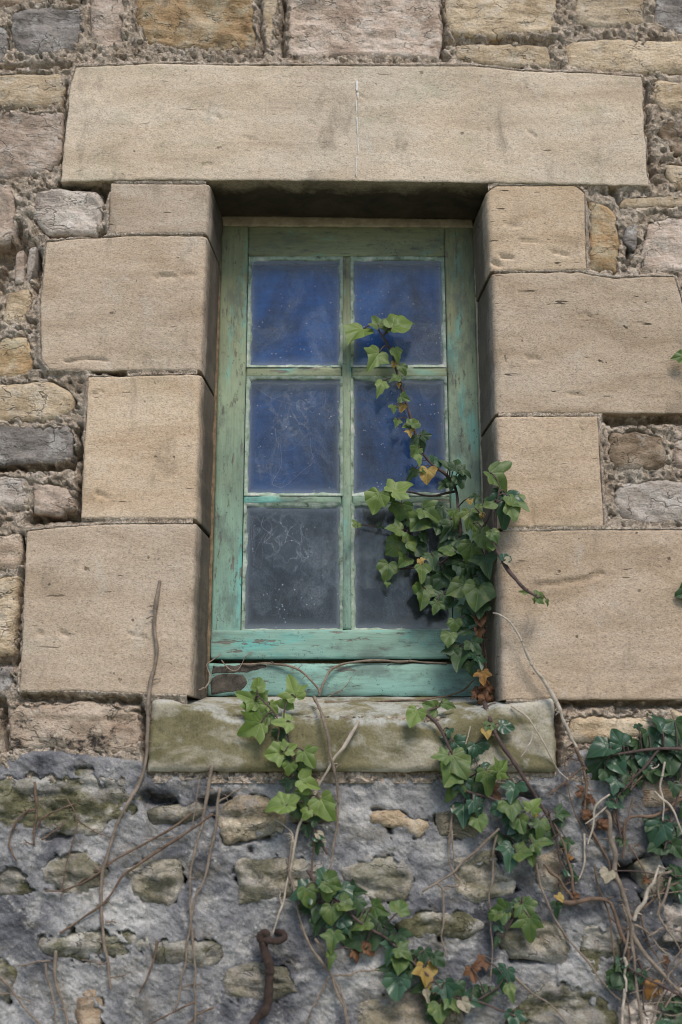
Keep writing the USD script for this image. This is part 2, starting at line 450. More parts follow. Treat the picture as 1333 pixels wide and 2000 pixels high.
def paint(name, vertical, seed):
    g = G(); p = g.map(g.pos(), loc=(seed, seed, seed))
    along = (1, 1, .07) if vertical else (.07, 1, 1)
    z = g('separate_xyz', 'z', vector=g.pos())
    hgt = g('map_range', 'result', value=g.math('add', z, g.math('multiply', g.noise(p, 4, 4, .6), .7)), from_min=2.15, from_max=3.1, to_min=0.0, to_max=1.0, clamp=True)
    col = g.ramp(hgt, [(0, (.165, .300, .258)), (.35, (.185, .285, .215)), (.7, (.215, .268, .175)), (1, (.185, .200, .110))])
    n1 = g.noise(g.map(p, (1, 1, .35) if vertical else (.35, 1, 1)), 9, 5, .6)
    col = g.mix(.7, col, g.ramp(n1, [(.3, .50), (.5, .95), (.7, 1.30)]), 'multiply')
    te = g.noise(g.map(p, (1, 1, .3) if vertical else (.3, 1, 1), (5, 3, 1)), 12, 5, .65)
    col = g.mix(g.math('multiply', g.ramp(te, [(.55, 0), (.65, 1)]), .7), col, (.10, .35, .32))
    grain = g.noise(g.map(p, along), 190, 4, .7)
    col = g.mix(.6, col, g.ramp(grain, [(.3, .66), (.5, 1), (.72, 1.2)]), 'multiply')
    fl = g.noise(g.map(p, (1, 1, .22) if vertical else (.22, 1, 1), (9, 2, 4)), 60, 6, .72)
    bare = g.ramp(fl, [(.595, 0), (.620, 1)])
    wood = g.ramp(grain, [(.3, (.055, .050, .042)), (.7, (.20, .18, .15))])
    col = g.mix(g.math('multiply', bare, .9), col, wood)
    gm = g.noise(g.map(p, (1, 1, .5) if vertical else (.4, 1, 1), (2, 8, 1)), 16, 7, .75)
    col = g.mix(g.math('multiply', g.ramp(gm, [(.50, 0), (.62, 1)]), .6), col, (.070, .085, .075))
    mould = g.noise(g.map(p, (1, 1, .8)), 150, 3, .8)
    mk = g.noise(p, 11, 4, .6)
    spots = g.math('multiply', g.ramp(mould, [(.60, 0), (.68, 1)]), g.ramp(mk, [(.40, 0), (.58, 1)]))
    col = g.mix(g.math('multiply', spots, .85), col, (.030, .040, .036))
    h = g.math('add', g.math('multiply', grain, .4), g.math('multiply', bare, -.7))
    return g.done(name, g('principled_bsdf', 'BSDF', base_color=col, roughness=.62, specular_ior_level=.35, normal=g.bump(h, .5, .0025)))


M['paint_v'] = paint('weathered_paint_upright_look', True, 0.0)
M['paint_h'] = paint('weathered_paint_level_look', False, 3.3)

g = G(); p = g.pos()
n1 = g.noise(p, 45, 6, .7)
col = g.ramp(n1, [(.34, (.07, .075, .06)), (.44, (.20, .27, .20)), (.54, (.27, .33, .27)), (.66, (.44, .44, .41))])
h = g.noise(p, 160, 4, .7)
M['putty'] = g.done('putty_look', g('principled_bsdf', 'BSDF', base_color=col, roughness=.8, normal=g.bump(h, .6, .003)))

# old glass with dust on it
D = 0.168                                   # how far the window stands back
WEBS = [(float(at(a, b, D)[0]), float(at(a, b, D)[2]), r_) for a, b, r_ in ((575, 800, .095), (545, 1045, .085), (590, 1090, .05))]
g = G(); p = g.pos()
uv = g('uvmap', 'UV', attribute='st')
ux, uy = g('separate_xyz', 'x', vector=uv), g('separate_xyz', 'y', vector=uv)
wv = g.noise(p, 18, 4, .6)


def edge(a):
    return g.math('minimum', a, g.math('subtract', 1.0, a))


ed = g.math('add', g.math('minimum', edge(ux), edge(uy)), g.math('multiply', g.math('subtract', wv, .5), .05))
rim = g.ramp(ed, [(.0, .62), (.030, .34), (.065, .10), (.14, 0)])
film = g.noise(g.map(p, (1, 1, .8)), 11, 8, .74, .8)
film = g.ramp(film, [(.32, .010), (.5, .045), (.62, .13), (.75, .26)])
sc = g.noise(p, 240, 2, .6)
film = g.math('multiply', film, g.ramp(sc, [(.3, .55), (.7, 1.5)]))
vr = g('voronoi_texture', 'distance', vector=p, scale=85.0, randomness=1.0)
big = g.noise(p, 30, 2, .5)
specks = g.math('multiply', g.ramp(vr, [(.10, .6), (.17, 0)]), g.ramp(big, [(.52, 0), (.6, 1)]))
web = None
wn = g.noise(g.map(p, (1.0, 1, .8)), 26, 3, .55, .8)
fil = g.ramp(g.math('absolute', g.math('subtract', wn, .5)), [(0, 1), (.012, .35), (.05, 0)])
for cx_, cz_, rad in WEBS:                       # old spiders' web caught on the glass
    dd = g('vector_math', 'value', math_type='distance', vector1=p, vector2=(cx_, D + .0115, cz_))
    fall = g.ramp(g.math('divide', dd, rad), [(.25, 1), (1, 0)])
    w_ = g.math('multiply', fall, g.math('multiply_add', fil, .26, .05))
    web = w_ if web is None else g.math('add', web, w_)
dust = g.math('add', g.math('maximum', film, rim), g.math('add', specks, web), clamp=True)
wob = g.bump(g.noise(p, 7, 2, .5), .12, .02)
clear = g('mix_closure', 'closure', fac=g('fresnel', 'fac', IOR=1.45), closure1=g('transparent_bsdf', 'BSDF', color=(.90, .93, .93)),
          closure2=g('glossy_bsdf', 'BSDF', color=(.9, .9, .9), roughness=.12, normal=wob))
dirt = g('diffuse_bsdf', 'BSDF', color=g.ramp(wv, [(.3, (.18, .215, .25)), (.7, (.29, .32, .345))]))
M['glass'] = g.done('dusty_glass_look', g('mix_closure', 'closure', fac=dust, closure1=clear, closure2=dirt))

# faded blue blind behind the glass
g = G(); p = g.pos()
n1 = g.noise(g.map(p, (1, 1, .6)), 6, 6, .62, .4)
col = g.ramp(n1, [(.36, (.005, .018, .06)), (.48, (.008, .062, .22)), (.58, (.010, .105, .38)), (.75, (.02, .18, .56))])
st = g.noise(g.map(p, (.6, 1, 3)), 24, 5, .7)
col = g.mix(.5, col, g.ramp(st, [(.3, .6), (.7, 1.4)]), 'multiply')
M['blue'] = g.done('blue_cloth_look', g('principled_bsdf', 'BSDF', base_color=col, roughness=.9, specular_ior_level=.1))


def plain(name, col, rough=.85, var=.3, scale=20.0, bump=.4, spec=.3):
    g = G(); p = g.pos()
    n = g.noise(p, scale, 6, .68)
    c = g.ramp(n, [(.3, tuple(x * (1 - var) for x in col)), (.7, tuple(x * (1 + var) for x in col))])
    return g.done(name, g('principled_bsdf', 'BSDF', base_color=c, roughness=rough, specular_ior_level=spec,
                          normal=g.bump(g.noise(p, scale * 8, 4, .7), bump, .003)))


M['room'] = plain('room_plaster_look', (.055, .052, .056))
g = G(); p = g.pos()
M['reflection_cloth'] = g.done('reflection_cloth_look', g('mix_closure', 'closure', fac=g.ramp(g.noise(p, 25, 5, .6), [(.40, .0), (.62, .75)]), closure1=g('transparent_bsdf', 'BSDF'), closure2=g('diffuse_bsdf', 'BSDF', color=(.42, .41, .38))))  # patchy pale cloth, added to suggest reflections in the lower glass
M['lime'] = plain('lime_look', (.52, .51, .49), .95, .2, 60.0, .5, .15)
M['soil'] = plain('soil_look', (.10, .105, .06), scale=3.0, var=.5)
M['fillet'] = plain('dry_mortar_look', (.36, .31, .23), .95, .35, 40.0, .8, .15)
M['bare_wood'] = plain('bare_wood_look', (.16, .115, .07), .9, .5, 60.0, .6, .2)
M['rot'] = plain('rotten_wood_look', (.075, .066, .055), .95, .55, 50.0, .9, .15)
M['rust'] = plain('rust_look', (.042, .027, .021), .85, .5, 70.0, .9, .3)
M['bark'] = plain('dry_bark_look', (.185, .148, .115), .9, .45, 60.0, .6, .2)
M['bark_pale'] = plain('peeled_bark_look', (.36, .31, .25), .9, .35, 60.0, .5, .2)
M['bark_brown'] = plain('brown_bark_look', (.125, .085, .06), .9, .5, 60.0, .6, .2)
M['bark_dark'] = plain('live_stem_look', (.070, .048, .042), .8, .5, 60.0, .5, .3)
g = G()
M['web'] = g.done('cobweb_look', g('mix_closure', 'closure', fac=.26, closure1=g('transparent_bsdf', 'BSDF'), closure2=g('diffuse_bsdf', 'BSDF', color=(.5, .5, .52))))


def leaf_look(name, a, b, vein, gloss=.52, trans=.3, blotch=None, bl=.5):
    g = G(); p = g.pos()
    uv = g('uvmap', 'UV', attribute='st')
    x = g.math('subtract', g('separate_xyz', 'x', vector=uv), .5)
    y = g('separate_xyz', 'y', vector=uv)
    ang = g.math('arctan2', x, y)
    rr = g.math('sqrt', g.math('add', g.math('multiply', x, x), g.math('multiply', y, y)))
    per = g.math('pingpong', ang, .36)                       # ribs fan out from the stalk
    dv = g.math('multiply', per, rr)
    rib = g.ramp(dv, [(0, 1), (.012, .8), (.034, 0)])
    n = g.noise(p, 38, 4, .6)
    rnd = g('object_info', 'random')
    col = g.ramp(g.math('add', g.math('multiply', n, .6), g.math('multiply', rnd, .4)), [(.25, a), (.75, b)])
    if blotch:
        col = g.mix(g.math('multiply', g.ramp(g.noise(p, 60, 5, .7), [(.5, 0), (.6, 1)]), bl), col, blotch)
    col = g.mix(g.math('multiply', rib, .38), col, vein)
    h = g.math('add', g.math('multiply', rib, -.6), g.math('multiply', g.noise(p, 120, 3, .6), .3))
    s = g('principled_bsdf', 'BSDF', base_color=col, roughness=gloss, specular_ior_level=.45, normal=g.bump(h, .45, .002))
    t = g('translucent_bsdf', 'BSDF', color=g.mix(1.0, col, (1.3, 1.5, .7), 'multiply'))
    return g.done(name, g('mix_closure', 'closure', fac=trans, closure1=s, closure2=t))


L = {'l': leaf_look('young_leaf_look', (.095, .150, .030), (.160, .220, .055), (.24, .29, .12)),
     'm': leaf_look('green_leaf_look', (.048, .092, .022), (.088, .140, .038), (.15, .20, .09), .52, .3, (.17, .18, .035), .35),
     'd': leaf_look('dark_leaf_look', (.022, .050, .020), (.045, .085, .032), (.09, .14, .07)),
     't': leaf_look('bluish_leaf_look', (.024, .064, .036), (.048, .102, .056), (.10, .16, .10), .34),
     'y': leaf_look('yellow_leaf_look', (.26, .17, .035), (.38, .27, .08), (.42, .34, .14), .6, .3, (.20, .10, .035), .5),
     'o': leaf_look('orange_leaf_look', (.22, .095, .02), (.30, .16, .035), (.3, .2, .06), .6, .3, (.12, .05, .02), .7),
     'b': leaf_look('brown_leaf_look', (.085, .036, .016), (.15, .070, .030), (.12, .06, .03), .75, .15, (.04, .02, .012), .6),
     'p': leaf_look('faded_leaf_look', (.22, .185, .125), (.32, .28, .205), (.28, .24, .17), .6, .25, (.2, .17, .11), .4)}

# ---------------------------------------------------------------- ground
gx = np.array([[-60, -60, 0], [60, -60, 0], [60, 60, 0], [-60, 60, 0]], float)
tag(obj('ground', (gx, np.array([[0, 1, 2], [0, 2, 3]])), M['soil'], smooth=False), kind='structure')

# ---------------------------------------------------------------- the wall
D = 0.168                                   # how far the window stands back
wall = thing('stone_wall', 'old tan sandstone wall with a grey mortar-smeared foot around the window', 'wall', (0, 0, 0))


def inward(sign, x_in):
    def f(b, fr):
        near = np.clip(1 - np.abs(b[:, 0] - x_in) / .05, 0, 1)
        b[:, 0] += sign * .0150 * min(1, fr * .26 / D) * near
        return b
    return f


DY = -.006
ASHLAR = [
    ('lintel', 'lintel', [(148, 131), (300, 124), (480, 128), (700, 128), (930, 129), (1020, 139), (1140, 142), (1254, 150), (1259, 250), (1267, 363), (950, 357), (640, 353), (300, 351), (119, 355), (128, 250), (138, 165)], None),
    ('jamb_stone', 'ashlar', [(216, 358), (411, 359), (406, 455), (211, 456)], 1),
    ('jamb_stone', 'ashlar', [(90, 472), (150, 466), (250, 460), (405, 460), (394, 723), (170, 724), (95, 722), (80, 700), (78, 600)], 1),
    ('jamb_stone', 'ashlar', [(173, 736), (393, 731), (384, 1013), (157, 1012), (166, 850)], 1),
    ('jamb_stone', 'ashlar', [(52, 1037), (110, 1030), (200, 1024), (383, 1022), (374, 1359), (150, 1350), (38, 1350), (45, 1200)], 1),
    ('jamb_stone', 'ashlar_gold', [(949, 375), (970, 363), (1125, 362), (1143, 376), (1146, 527), (957, 529)], -1),
    ('jamb_stone', 'ashlar_gold', [(960, 533), (1130, 531), (1165, 538), (1200, 543), (1270, 539), (1318, 541), (1330, 575), (1345, 640), (1350, 807), (967, 807)], -1),
    ('jamb_stone', 'ashlar_worn', [(969, 813), (1168, 812), (1181, 1029), (974, 1030)], -1),
    ('jamb_stone', 'ashlar_worn', [(976, 1037), (1180, 1035), (1470, 1034), (1470, 1367), (980, 1367)], -1),
]
# cracks and splits that follow the bed of the stone
GROOVES = [([(304, 541), (322, 538), (342, 539)], .0030, .010), ([(354, 536), (382, 535)], .0026, .006), ([(128, 706), (170, 700), (206, 703)], .0026, .007), ([(1048, 1144), (1100, 1138), (1150, 1130), (1176, 1118)], .0040, .008),
           ([(1041, 960), (1040, 1029)], .0022, .006), ([(980, 500), (1000, 502)], .0040, .010), ([(1080, 492), (1110, 498)], .0030, .007), ([(1020, 470), (1050, 472)], .0028, .006), ([(990, 440), (1020, 438)], .0026, .005),
           ([(966, 512), (975, 516)], .0060, .010), ([(1134, 617), (1156, 616)], .0026, .006), ([(1030, 699), (1052, 699)], .0026, .006), ([(1112, 769), (1134, 770)], .0026, .006), ([(136, 620), (162, 619)], .0024, .005),
           ([(175, 770), (200, 764)], .0022, .005), ([(190, 965), (205, 970)], .0050, .006), ([(120, 1236), (128, 1240)], .0045, .007), ([(75, 1238), (82, 1237)], .0035, .006), ([(250, 1238), (285, 1246)], .0024, .005), ([(398, 220), (446, 232)], .0022, .003),
           ([(425, 226), (432, 234)], .0035, .005), ([(480, 270), (500, 272)], .0022, .004), ([(604, 240), (612, 240)], .0030, .005), ([(1034, 256), (1046, 266)], .0035, .004), ([(700, 185), (712, 190)], .0030, .004), ([(395, 322), (412, 320)], .0026, .005)]
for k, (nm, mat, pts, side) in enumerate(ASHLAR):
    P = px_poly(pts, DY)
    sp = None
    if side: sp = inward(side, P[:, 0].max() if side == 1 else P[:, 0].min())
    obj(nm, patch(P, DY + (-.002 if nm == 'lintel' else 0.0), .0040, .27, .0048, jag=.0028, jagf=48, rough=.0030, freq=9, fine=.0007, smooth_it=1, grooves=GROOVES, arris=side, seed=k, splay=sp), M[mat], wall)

# a broken run of lime down the lintel
for k, (a, b, w_) in enumerate([(158, 176, 5), (180, 192, 4), (196, 222, 3), (228, 262, 3), (268, 300, 3), (306, 344, 3)]):
    x = 698 + 2 * math.sin(k * 2.1)
    obj('lime_run', patch(px_poly([(x - w_ / 2, a), (x + w_ / 2, a), (x + w_ / 2 - 1, b), (x - w_ / 2 + 1, b)], DY - .0046), DY - .0046, .0006, .004, .0015, jag=.0018, jagf=90, smooth_it=2, seed=300 + k), M['lime'], wall)

# the sill stone: a sloping top, weathered front edge
zs = lambda py, Y: at(666, py, Y)[2]
z_back, z_front = zs(1361, D), zs(1402, -.014)
xl, xr = at(292, 1440, -.014)[0], at(1086, 1440, -.014)[0]
zb = zs(1509, -.014)


def sill_y(x, z, y):
    under = np.clip((np.abs(x - .0155) - .20) / .16, 0, 1); under = under * under * (3 - 2 * under)
    zf = z_front + under * .034 + .017 * (fbm(np.c_[x * 11, x * 0, z * 9 + 3], 5, 8) - .5) * 2
    s = (z - zf) / (z_back - .002 - zf)
    return y + D * np.logaddexp(0, s * 9) / 9


obj('sill_stone', patch([(xl, z_back + .004), (xr, z_back + .004), (xr + .001, zb), (xl - .003, zb + .001)], -.014, .014, .25, .0045, jag=.005, jagf=34, rough=.007, freq=18,
                        fine=.0006, smooth_it=3, seed=40, ymod=sill_y), M['sill'], wall)

RUBBLE = [
    ('grey', [(-60, 42), (12, 46), (16, 90), (10, 122), (-60, 128)]),
    ('brown', [(-60, -90), (158, -90), (158, 4), (60, 1), (22, 12), (-60, 32)]),
    ('grey', [(20, 20), (58, 8), (158, 10), (164, 55), (150, 98), (100, 104), (34, 106), (18, 62)]),
    ('pink', [(168, -90), (236, -90), (240, 40), (241, 86), (205, 94), (174, 62)]),
    ('orange', [(266, -90), (488, -90), (500, 40), (502, 92), (420, 100), (350, 92), (290, 86), (262, 44)]),
    ('gold', [(516, -40), (548, -40), (540, 40), (530, 92), (519, 84), (514, 30)]),
    ('pink', [(560, -60), (700, -60), (862, -40), (864, 70), (860, 114), (700, 108), (562, 108)]),
    ('gold', [(874, -90), (1086, -90), (1091, 20), (1080, 64), (960, 72), (880, 62), (868, 30)]),
    ('gold', [(890, 86), (985, 80), (1074, 86), (1080, 130), (960, 125), (892, 114)]),
    ('gold', [(1112, -90), (1258, -90), (1262, 42), (1200, 56), (1128, 44)]),
    ('grey', [(1285, -90), (1440, -90), (1440, 80), (1325, 66), (1275, 40)]),
    ('gold', [(1104, 84), (1120, 76), (1200, 72), (1440, 78), (1440, 139), (1250, 144), (1108, 132)]),
    ('gold', [(1280, 153), (1440, 150), (1440, 208), (1292, 212), (1276, 192)]),
    ('brown', [(1290, 230), (1440, 226), (1440, 300), (1320, 302), (1286, 265)]),
    ('gold', [(1292, 316), (1440, 322), (1440, 368), (1314, 370)]),
    ('gold', [(1210, 394), (1226, 385), (1300, 381), (1440, 380), (1440, 404), (1280, 403), (1212, 407)]),
    ('grey', [(1222, 438), (1246, 436), (1246, 470), (1240, 492), (1218, 470)]),
    ('pink', [(1260, 438), (1300, 420), (1440, 412), (1440, 532), (1300, 530), (1253, 524)]),
    ('orange', [(1150, 388), (1188, 394), (1210, 420), (1212, 480), (1208, 532), (1152, 526)]),
    ('brown', [(1192, 842), (1250, 836), (1298, 850), (1308, 896), (1290, 914), (1200, 917), (1188, 890)]),
    ('pink', [(1318, 852), (1450, 850), (1450, 916), (1320, 914)]),
    ('pale', [(1206, 948), (1250, 936), (1450, 930), (1450, 1020), (1260, 1024), (1212, 1008), (1198, 975)]),
    ('gold', [(1116, 1400), (1180, 1394), (1300, 1402), (1292, 1440), (1150, 1452), (1110, 1442)]),
    ('gold', [(1312, 1388), (1450, 1384), (1450, 1442), (1320, 1436)]),
    ('brown', [(1240, 1520), (1330, 1502), (1450, 1500), (1450, 1580), (1255, 1582)]),
    ('gold', [(-60, 139), (118, 139), (128, 152), (121, 202), (60, 208), (-60, 207)]),
    ('pink', [(-60, 214), (122, 214), (124, 262), (118, 306), (90, 334), (30, 348), (-60, 342)]),
    ('pink', [(-60, 352), (18, 354), (30, 384), (29, 450), (10, 474), (-60, 470)]),
    ('pale', [(66, 372), (100, 364), (192, 370), (203, 402), (190, 455), (90, 455), (60, 422)]),
    ('pale', [(56, 480), (72, 478), (64, 532), (50, 560), (52, 510)]),
    ('pink', [(30, 492), (47, 486), (46, 552), (28, 556)]),
    ('gold', [(10, 566), (58, 560), (63, 598), (46, 628), (4, 632)]),
    ('orange', [(-60, 657), (58, 652), (67, 698), (56, 734), (-60, 736)]),
    ('gold', [(-60, 746), (104, 743), (150, 768), (148, 796), (110, 820), (-60, 822)]),
    ('grey', [(-60, 832), (128, 827), (147, 852), (142, 898), (-60, 908)]),
    ('pale', [(-60, 930), (48, 926), (55, 960), (54, 992), (-60, 1008)]),
    ('pink', [(60, 932), (138, 948), (146, 988), (120, 1004), (62, 1002)]),
    ('sooty', [(-60, 1042), (40, 1040), (44, 1098), (30, 1118), (-60, 1114)]),
    ('gold', [(-60, 1126), (35, 1122), (30, 1210), (22, 1280), (-60, 1284)]),
    ('grey', [(-60, 1302), (20, 1302), (33, 1322), (20, 1355), (-60, 1362)]),
    ('sooty', [(14, 1378), (80, 1370), (190, 1372), (268, 1388), (276, 1430), (274, 1474), (200, 1472), (100, 1460), (14, 1466)]),
]
for k, (mat, pts) in enumerate(RUBBLE):
    sc = min(1, np.ptp(np.array(pts), axis=0).min() / 60)
    dressed = mat == 'gold'
    obj('stone', patch(px_poly(pts, 0), .0, .016 * sc, .16, .0042, jag=.009 * sc, jagf=26, rough=(.005 if dressed else .013) * sc, freq=16, fine=.0016,
                       smooth_it=6, seed=60 + k, strata=.0035, facet=.004 if dressed else .009), M[mat], wall)

FOOT = [
    ('mossy', [(-60, 1528), (60, 1520), (150, 1508), (240, 1524), (258, 1560), (240, 1600), (180, 1622), (90, 1622), (-60, 1606)]),
    ('chalk', [(288, 1585), (340, 1572), (385, 1574), (402, 1596), (360, 1612), (296, 1612)]),
    ('dusk', [(425, 1596), (470, 1560), (520, 1560), (565, 1602), (545, 1626), (440, 1642)]),
    ('chalk', [(75, 1700), (110, 1676), (165, 1668), (207, 1700), (198, 1742), (150, 1752), (92, 1730)]),
    ('chalk', [(245, 1700), (280, 1682), (342, 1684), (354, 1735), (332, 1772), (260, 1752)]),
    ('mossy', [(-60, 1690), (20, 1694), (60, 1722), (58, 1750), (-60, 1758)]),
    ('mossy', [(70, 1850), (100, 1828), (180, 1818), (285, 1826), (300, 1850), (240, 1868), (150, 1876), (84, 1870)]),
    ('chalk', [(460, 1690), (480, 1676), (560, 1682), (622, 1688), (620, 1730), (540, 1752), (470, 1758)]),
    ('chalk', [(672, 1698), (720, 1682), (785, 1678), (806, 1722), (790, 1752), (740, 1758), (690, 1732)]),
    ('gold', [(728, 1592), (752, 1586), (790, 1594), (836, 1612), (820, 1630), (780, 1624), (728, 1610)]),
    ('chalk', [(890, 1684), (960, 1664), (1000, 1722), (996, 1748), (930, 1762), (894, 1740)]),
    ('dusk', [(1046, 1676), (1090, 1660), (1116, 1690), (1108, 1738), (1050, 1742)]),
    ('chalk', [(976, 1826), (1040, 1806), (1090, 1812), (1112, 1850), (1096, 1880), (1000, 1874)]),
    ('mossy', [(1138, 1812), (1190, 1796), (1218, 1830), (1216, 1882), (1160, 1904), (1140, 1870)]),
    ('mossy', [(770, 1804), (840, 1780), (900, 1782), (955, 1808), (900, 1830), (800, 1832)]),
    ('brown', [(146, 1946), (186, 1932), (198, 1975), (180, 2040), (146, 2030)]),
    ('dusk', [(715, 1966), (790, 1936), (870, 1936), (906, 1990), (900, 2070), (715, 2070)]),
    ('mossy', [(1004, 1976), (1070, 1930), (1140, 1922), (1200, 1980), (1200, 2070), (1004, 2070)]),
    ('chalk', [(1248, 1690), (1290, 1664), (1308, 1720), (1290, 1760), (1256, 1752)]),
    ('mossy', [(296, 1846), (340, 1836), (420, 1842), (440, 1872), (400, 1892), (310, 1884)]),
    ('dusk', [(560, 1560), (640, 1556), (660, 1590), (640, 1606), (566, 1604)]),
    ('pale', [(1300, 1770), (1450, 1760), (1450, 1840), (1310, 1836)]),
    ('pale', [(1225, 1968), (1290, 1940), (1450, 1950), (1450, 2070), (1225, 2070)]),
    ('dusk', [(860, 1590), (930, 1580), (960, 1606), (930, 1640), (866, 1628)]),
    ('mossy', [(-60, 1880), (20, 1872), (36, 1910), (10, 1960), (-60, 1960)]),
    ('chalk', [(444, 1900), (500, 1880), (560, 1896), (576, 1940), (500, 1960), (446, 1944)]),
]
for k, (mat, pts) in enumerate(FOOT):
    obj('stone', patch(px_poly([(np.mean([q[0] for q in pts]) * -.14 + a * 1.14, np.mean([q[1] for q in pts]) * -.18 + b * 1.18) for a, b in pts], 0), -.004, .020, .10, .0040, jag=.012, jagf=28, rough=.018, freq=24, fine=.0034, dome=.002, smooth_it=8, seed=140 + k,
                       strata=.013, facet=.018), M[mat], wall)

# mortar: one rough sheet behind and between the stones, with the holes where it fell out
GAPS = [([(-40, 482), (60, 488)], 16, .06), ([(90, 452), (200, 458)], 5, .05), ([(36, 440), (34, 500)], 8, .04), ([(60, 1012), (150, 1008), (156, 950)], 8, .06),
        ([(-60, 912), (140, 908), (152, 880)], 6, .05), ([(44, 1050), (46, 1110), (34, 1180), (28, 1290)], 7, .05), ([(-60, 1292), (30, 1292)], 8, .04), ([(-60, 1366), (4, 1380), (6, 1460)], 9, .05),
        ([(120, 362), (214, 364)], 6, .08), ([(196, 395), (206, 370)], 4, .05), ([(70, 500), (74, 560)], 6, .05), ([(8, 500), (-10, 560)], 12, .05), ([(40, 1362), (270, 1372)], 6, .035),
        ([(278, 1385), (286, 1500)], 5, .05), ([(1190, 815), (1440, 815)], 8, .05), ([(1090, 1374), (1440, 1376)], 7, .04), ([(1092, 1390), (1092, 1500)], 6, .05), ([(1200, 372), (1212, 390)], 5, .04),
        ([(1236, 470), (1232, 500)], 4, .04), ([(128, 160), (122, 340)], 4, .03), ([(-60, 128), (136, 126)], 4, .03), ([(1262, 160), (1272, 350)], 4, .025), ([(865, 10), (868, 116)], 4, .03),
        ([(870, 76), (1085, 76)], 5, .025), ([(100, 706), (240, 730)], 5, .04), ([(156, 830), (160, 1000)], 4, .03), ([(508, 0), (512, 95)], 4, .025), ([(552, 0), (553, 100)], 4, .03)]
FOOT_GAPS = [([(288, 1562), (335, 1566)], 10, .06), ([(402, 1568), (450, 1560)], 9, .05), ([(1216, 1706), (1244, 1702)], 16, .09), ([(150, 1842), (158, 1840)], 9, .04), ([(728, 1582), (790, 1586)], 4, .03),
             ([(990, 1550), (1040, 1552)], 9, .05), ([(1000, 1878), (1100, 1872)], 6, .03), ([(90, 1640), (130, 1632)], 6, .03), ([(258, 1588), (262, 1580)], 6, .03), ([(1310, 1855), (1440, 1850)], 20, .06),
             ([(440, 1648), (540, 1636)], 4, .02), ([(490, 1658), (488, 1664)], 4, .03)]


_fz = {}


def FUZZ(P):
    """a wandering offset that frays the outlines of holes"""
    k = (len(P), float(P[-1].sum()))
    if k not in _fz:
        q = np.c_[P / 16, np.zeros(len(P))]
        _fz[k] = 2 * np.stack([fbm(q, 4, 61), fbm(q + 40, 4, 62)], -1) - .5
    return _fz[k]


def near_line(P, line):
    A = np.asarray(line, float); best = np.full(len(P), 1e9)
    P = P + 9 * (FUZZ(P) - .5)
    for a, b in zip(A[:-1], A[1:]):
        ab = b - a
        t = np.clip(((P - a) @ ab) / (ab @ ab), 0, 1)
        best = np.minimum(best, np.linalg.norm(P - a - t[:, None] * ab, axis=1))
    return best


def sheet(x0, x1, y0, y1, step, height, keep=None):
    nx, ny = int((x1 - x0) / step), int((y1 - y0) / step)
    X, Y = np.meshgrid(np.linspace(x0, x1, nx), np.linspace(y0, y1, ny))
    P = np.c_[X.ravel(), Y.ravel()]
    w = at(P[:, 0], P[:, 1], 0)
    w[:, 1] = height(P, w)
    f = grid_faces(ny, nx)
    if keep is not None:
        k = keep(P[f].mean(1)); f = f[k]
        ids, inv = np.unique(f, return_inverse=True)
        w, f = w[ids], inv.reshape(f.shape)
    return w, np.vstack([f[:, [0, 1, 2]], f[:, [0, 2, 3]]])


def depth_inside(polys):
    """how far (in picture units) a point lies inside the nearest stone outline"""
    im = Image.new('L', (1600, 2300))
    for pts in polys: ImageDraw.Draw(im).polygon([(a + 80, b + 110) for a, b in pts], fill=255)
    on = np.asarray(im) > 0
    return distance_transform_edt(on) - distance_transform_edt(~on)


IN_RUBBLE, IN_ASHLAR, IN_FOOT = depth_inside([q[1] for q in RUBBLE]), depth_inside([q[2] for q in ASHLAR]), depth_inside([q[1] for q in FOOT])


def sunk(P, field, start, width, fray, f=14.0, seed=71):
    d = map_coordinates(field, [P[:, 1] + 110, P[:, 0] + 80], order=1, mode='nearest')
    q = np.c_[P / f, np.zeros(len(P))]
    t = np.clip((d + fray * (fbm(q, 4, seed) - .5) * 2 - start) / width, 0, 1)
    return t * t * (3 - 2 * t)


def mortar_y(P, w):
    q = w * [1, 0, 1]
    warp = np.stack([fbm(q * 30 + 3, 3, 1), fbm(q * 30 + 17, 3, 2), fbm(q * 30 + 41, 3, 3)], -1)
    r = ridged(q * 34 + warp * 1.8, 4, 5)
    y = .006 + .014 * (fbm(q * 7, 3, 9) - .5) - .021 * (r - .60) + .0025 * (fbm(q * 160, 2, 4) - .5)
    da = map_coordinates(IN_ASHLAR, [P[:, 1] + 110, P[:, 0] + 80], order=1, mode='nearest')
    k = np.clip((da + 9) / 6, 0, 1)                      # joints of the dressed blocks are pointed flush
    y = y * (1 - k) + k * (-.0050 + .004 * (fbm(q * 60, 3, 12) - .5))
    for line, wd, dp in GAPS:
        y = y + dp * np.exp(-(near_line(P, line) / wd) ** 2)
    y = y + .010 * np.clip((fbm(q * 88, 3, 31) - .63) / .05, 0, 1) * (1 - k)
    return np.maximum(y, -.0055) + .05 * np.clip((da - 3) / 5, 0, 1) + .045 * sunk(P, IN_RUBBLE, 4, 9, 12)


opening = lambda c: ~((c[:, 0] > np.interp(c[:, 1], [355, 455, 730, 1020, 1360], [405, 399, 386, 377, 365])) & (c[:, 0] < np.interp(c[:, 1], [365, 530, 810, 1030, 1367], [954, 965, 975, 982, 987])) & (c[:, 1] > 330) & (c[:, 1] < 1400))
big_blocks = [(170, 150, 1230, 335), (110, 500, 380, 700), (195, 755, 375, 995), (75, 1060, 365, 1330), (990, 555, 1300, 790), (995, 830, 1150, 1010), (1000, 1055, 1440, 1345)]


def keep_upper(c):
    k = opening(c)
    for a, b, cc, d_ in big_blocks: k &= ~((c[:, 0] > a) & (c[:, 0] < cc) & (c[:, 1] > b) & (c[:, 1] < d_))
    return k


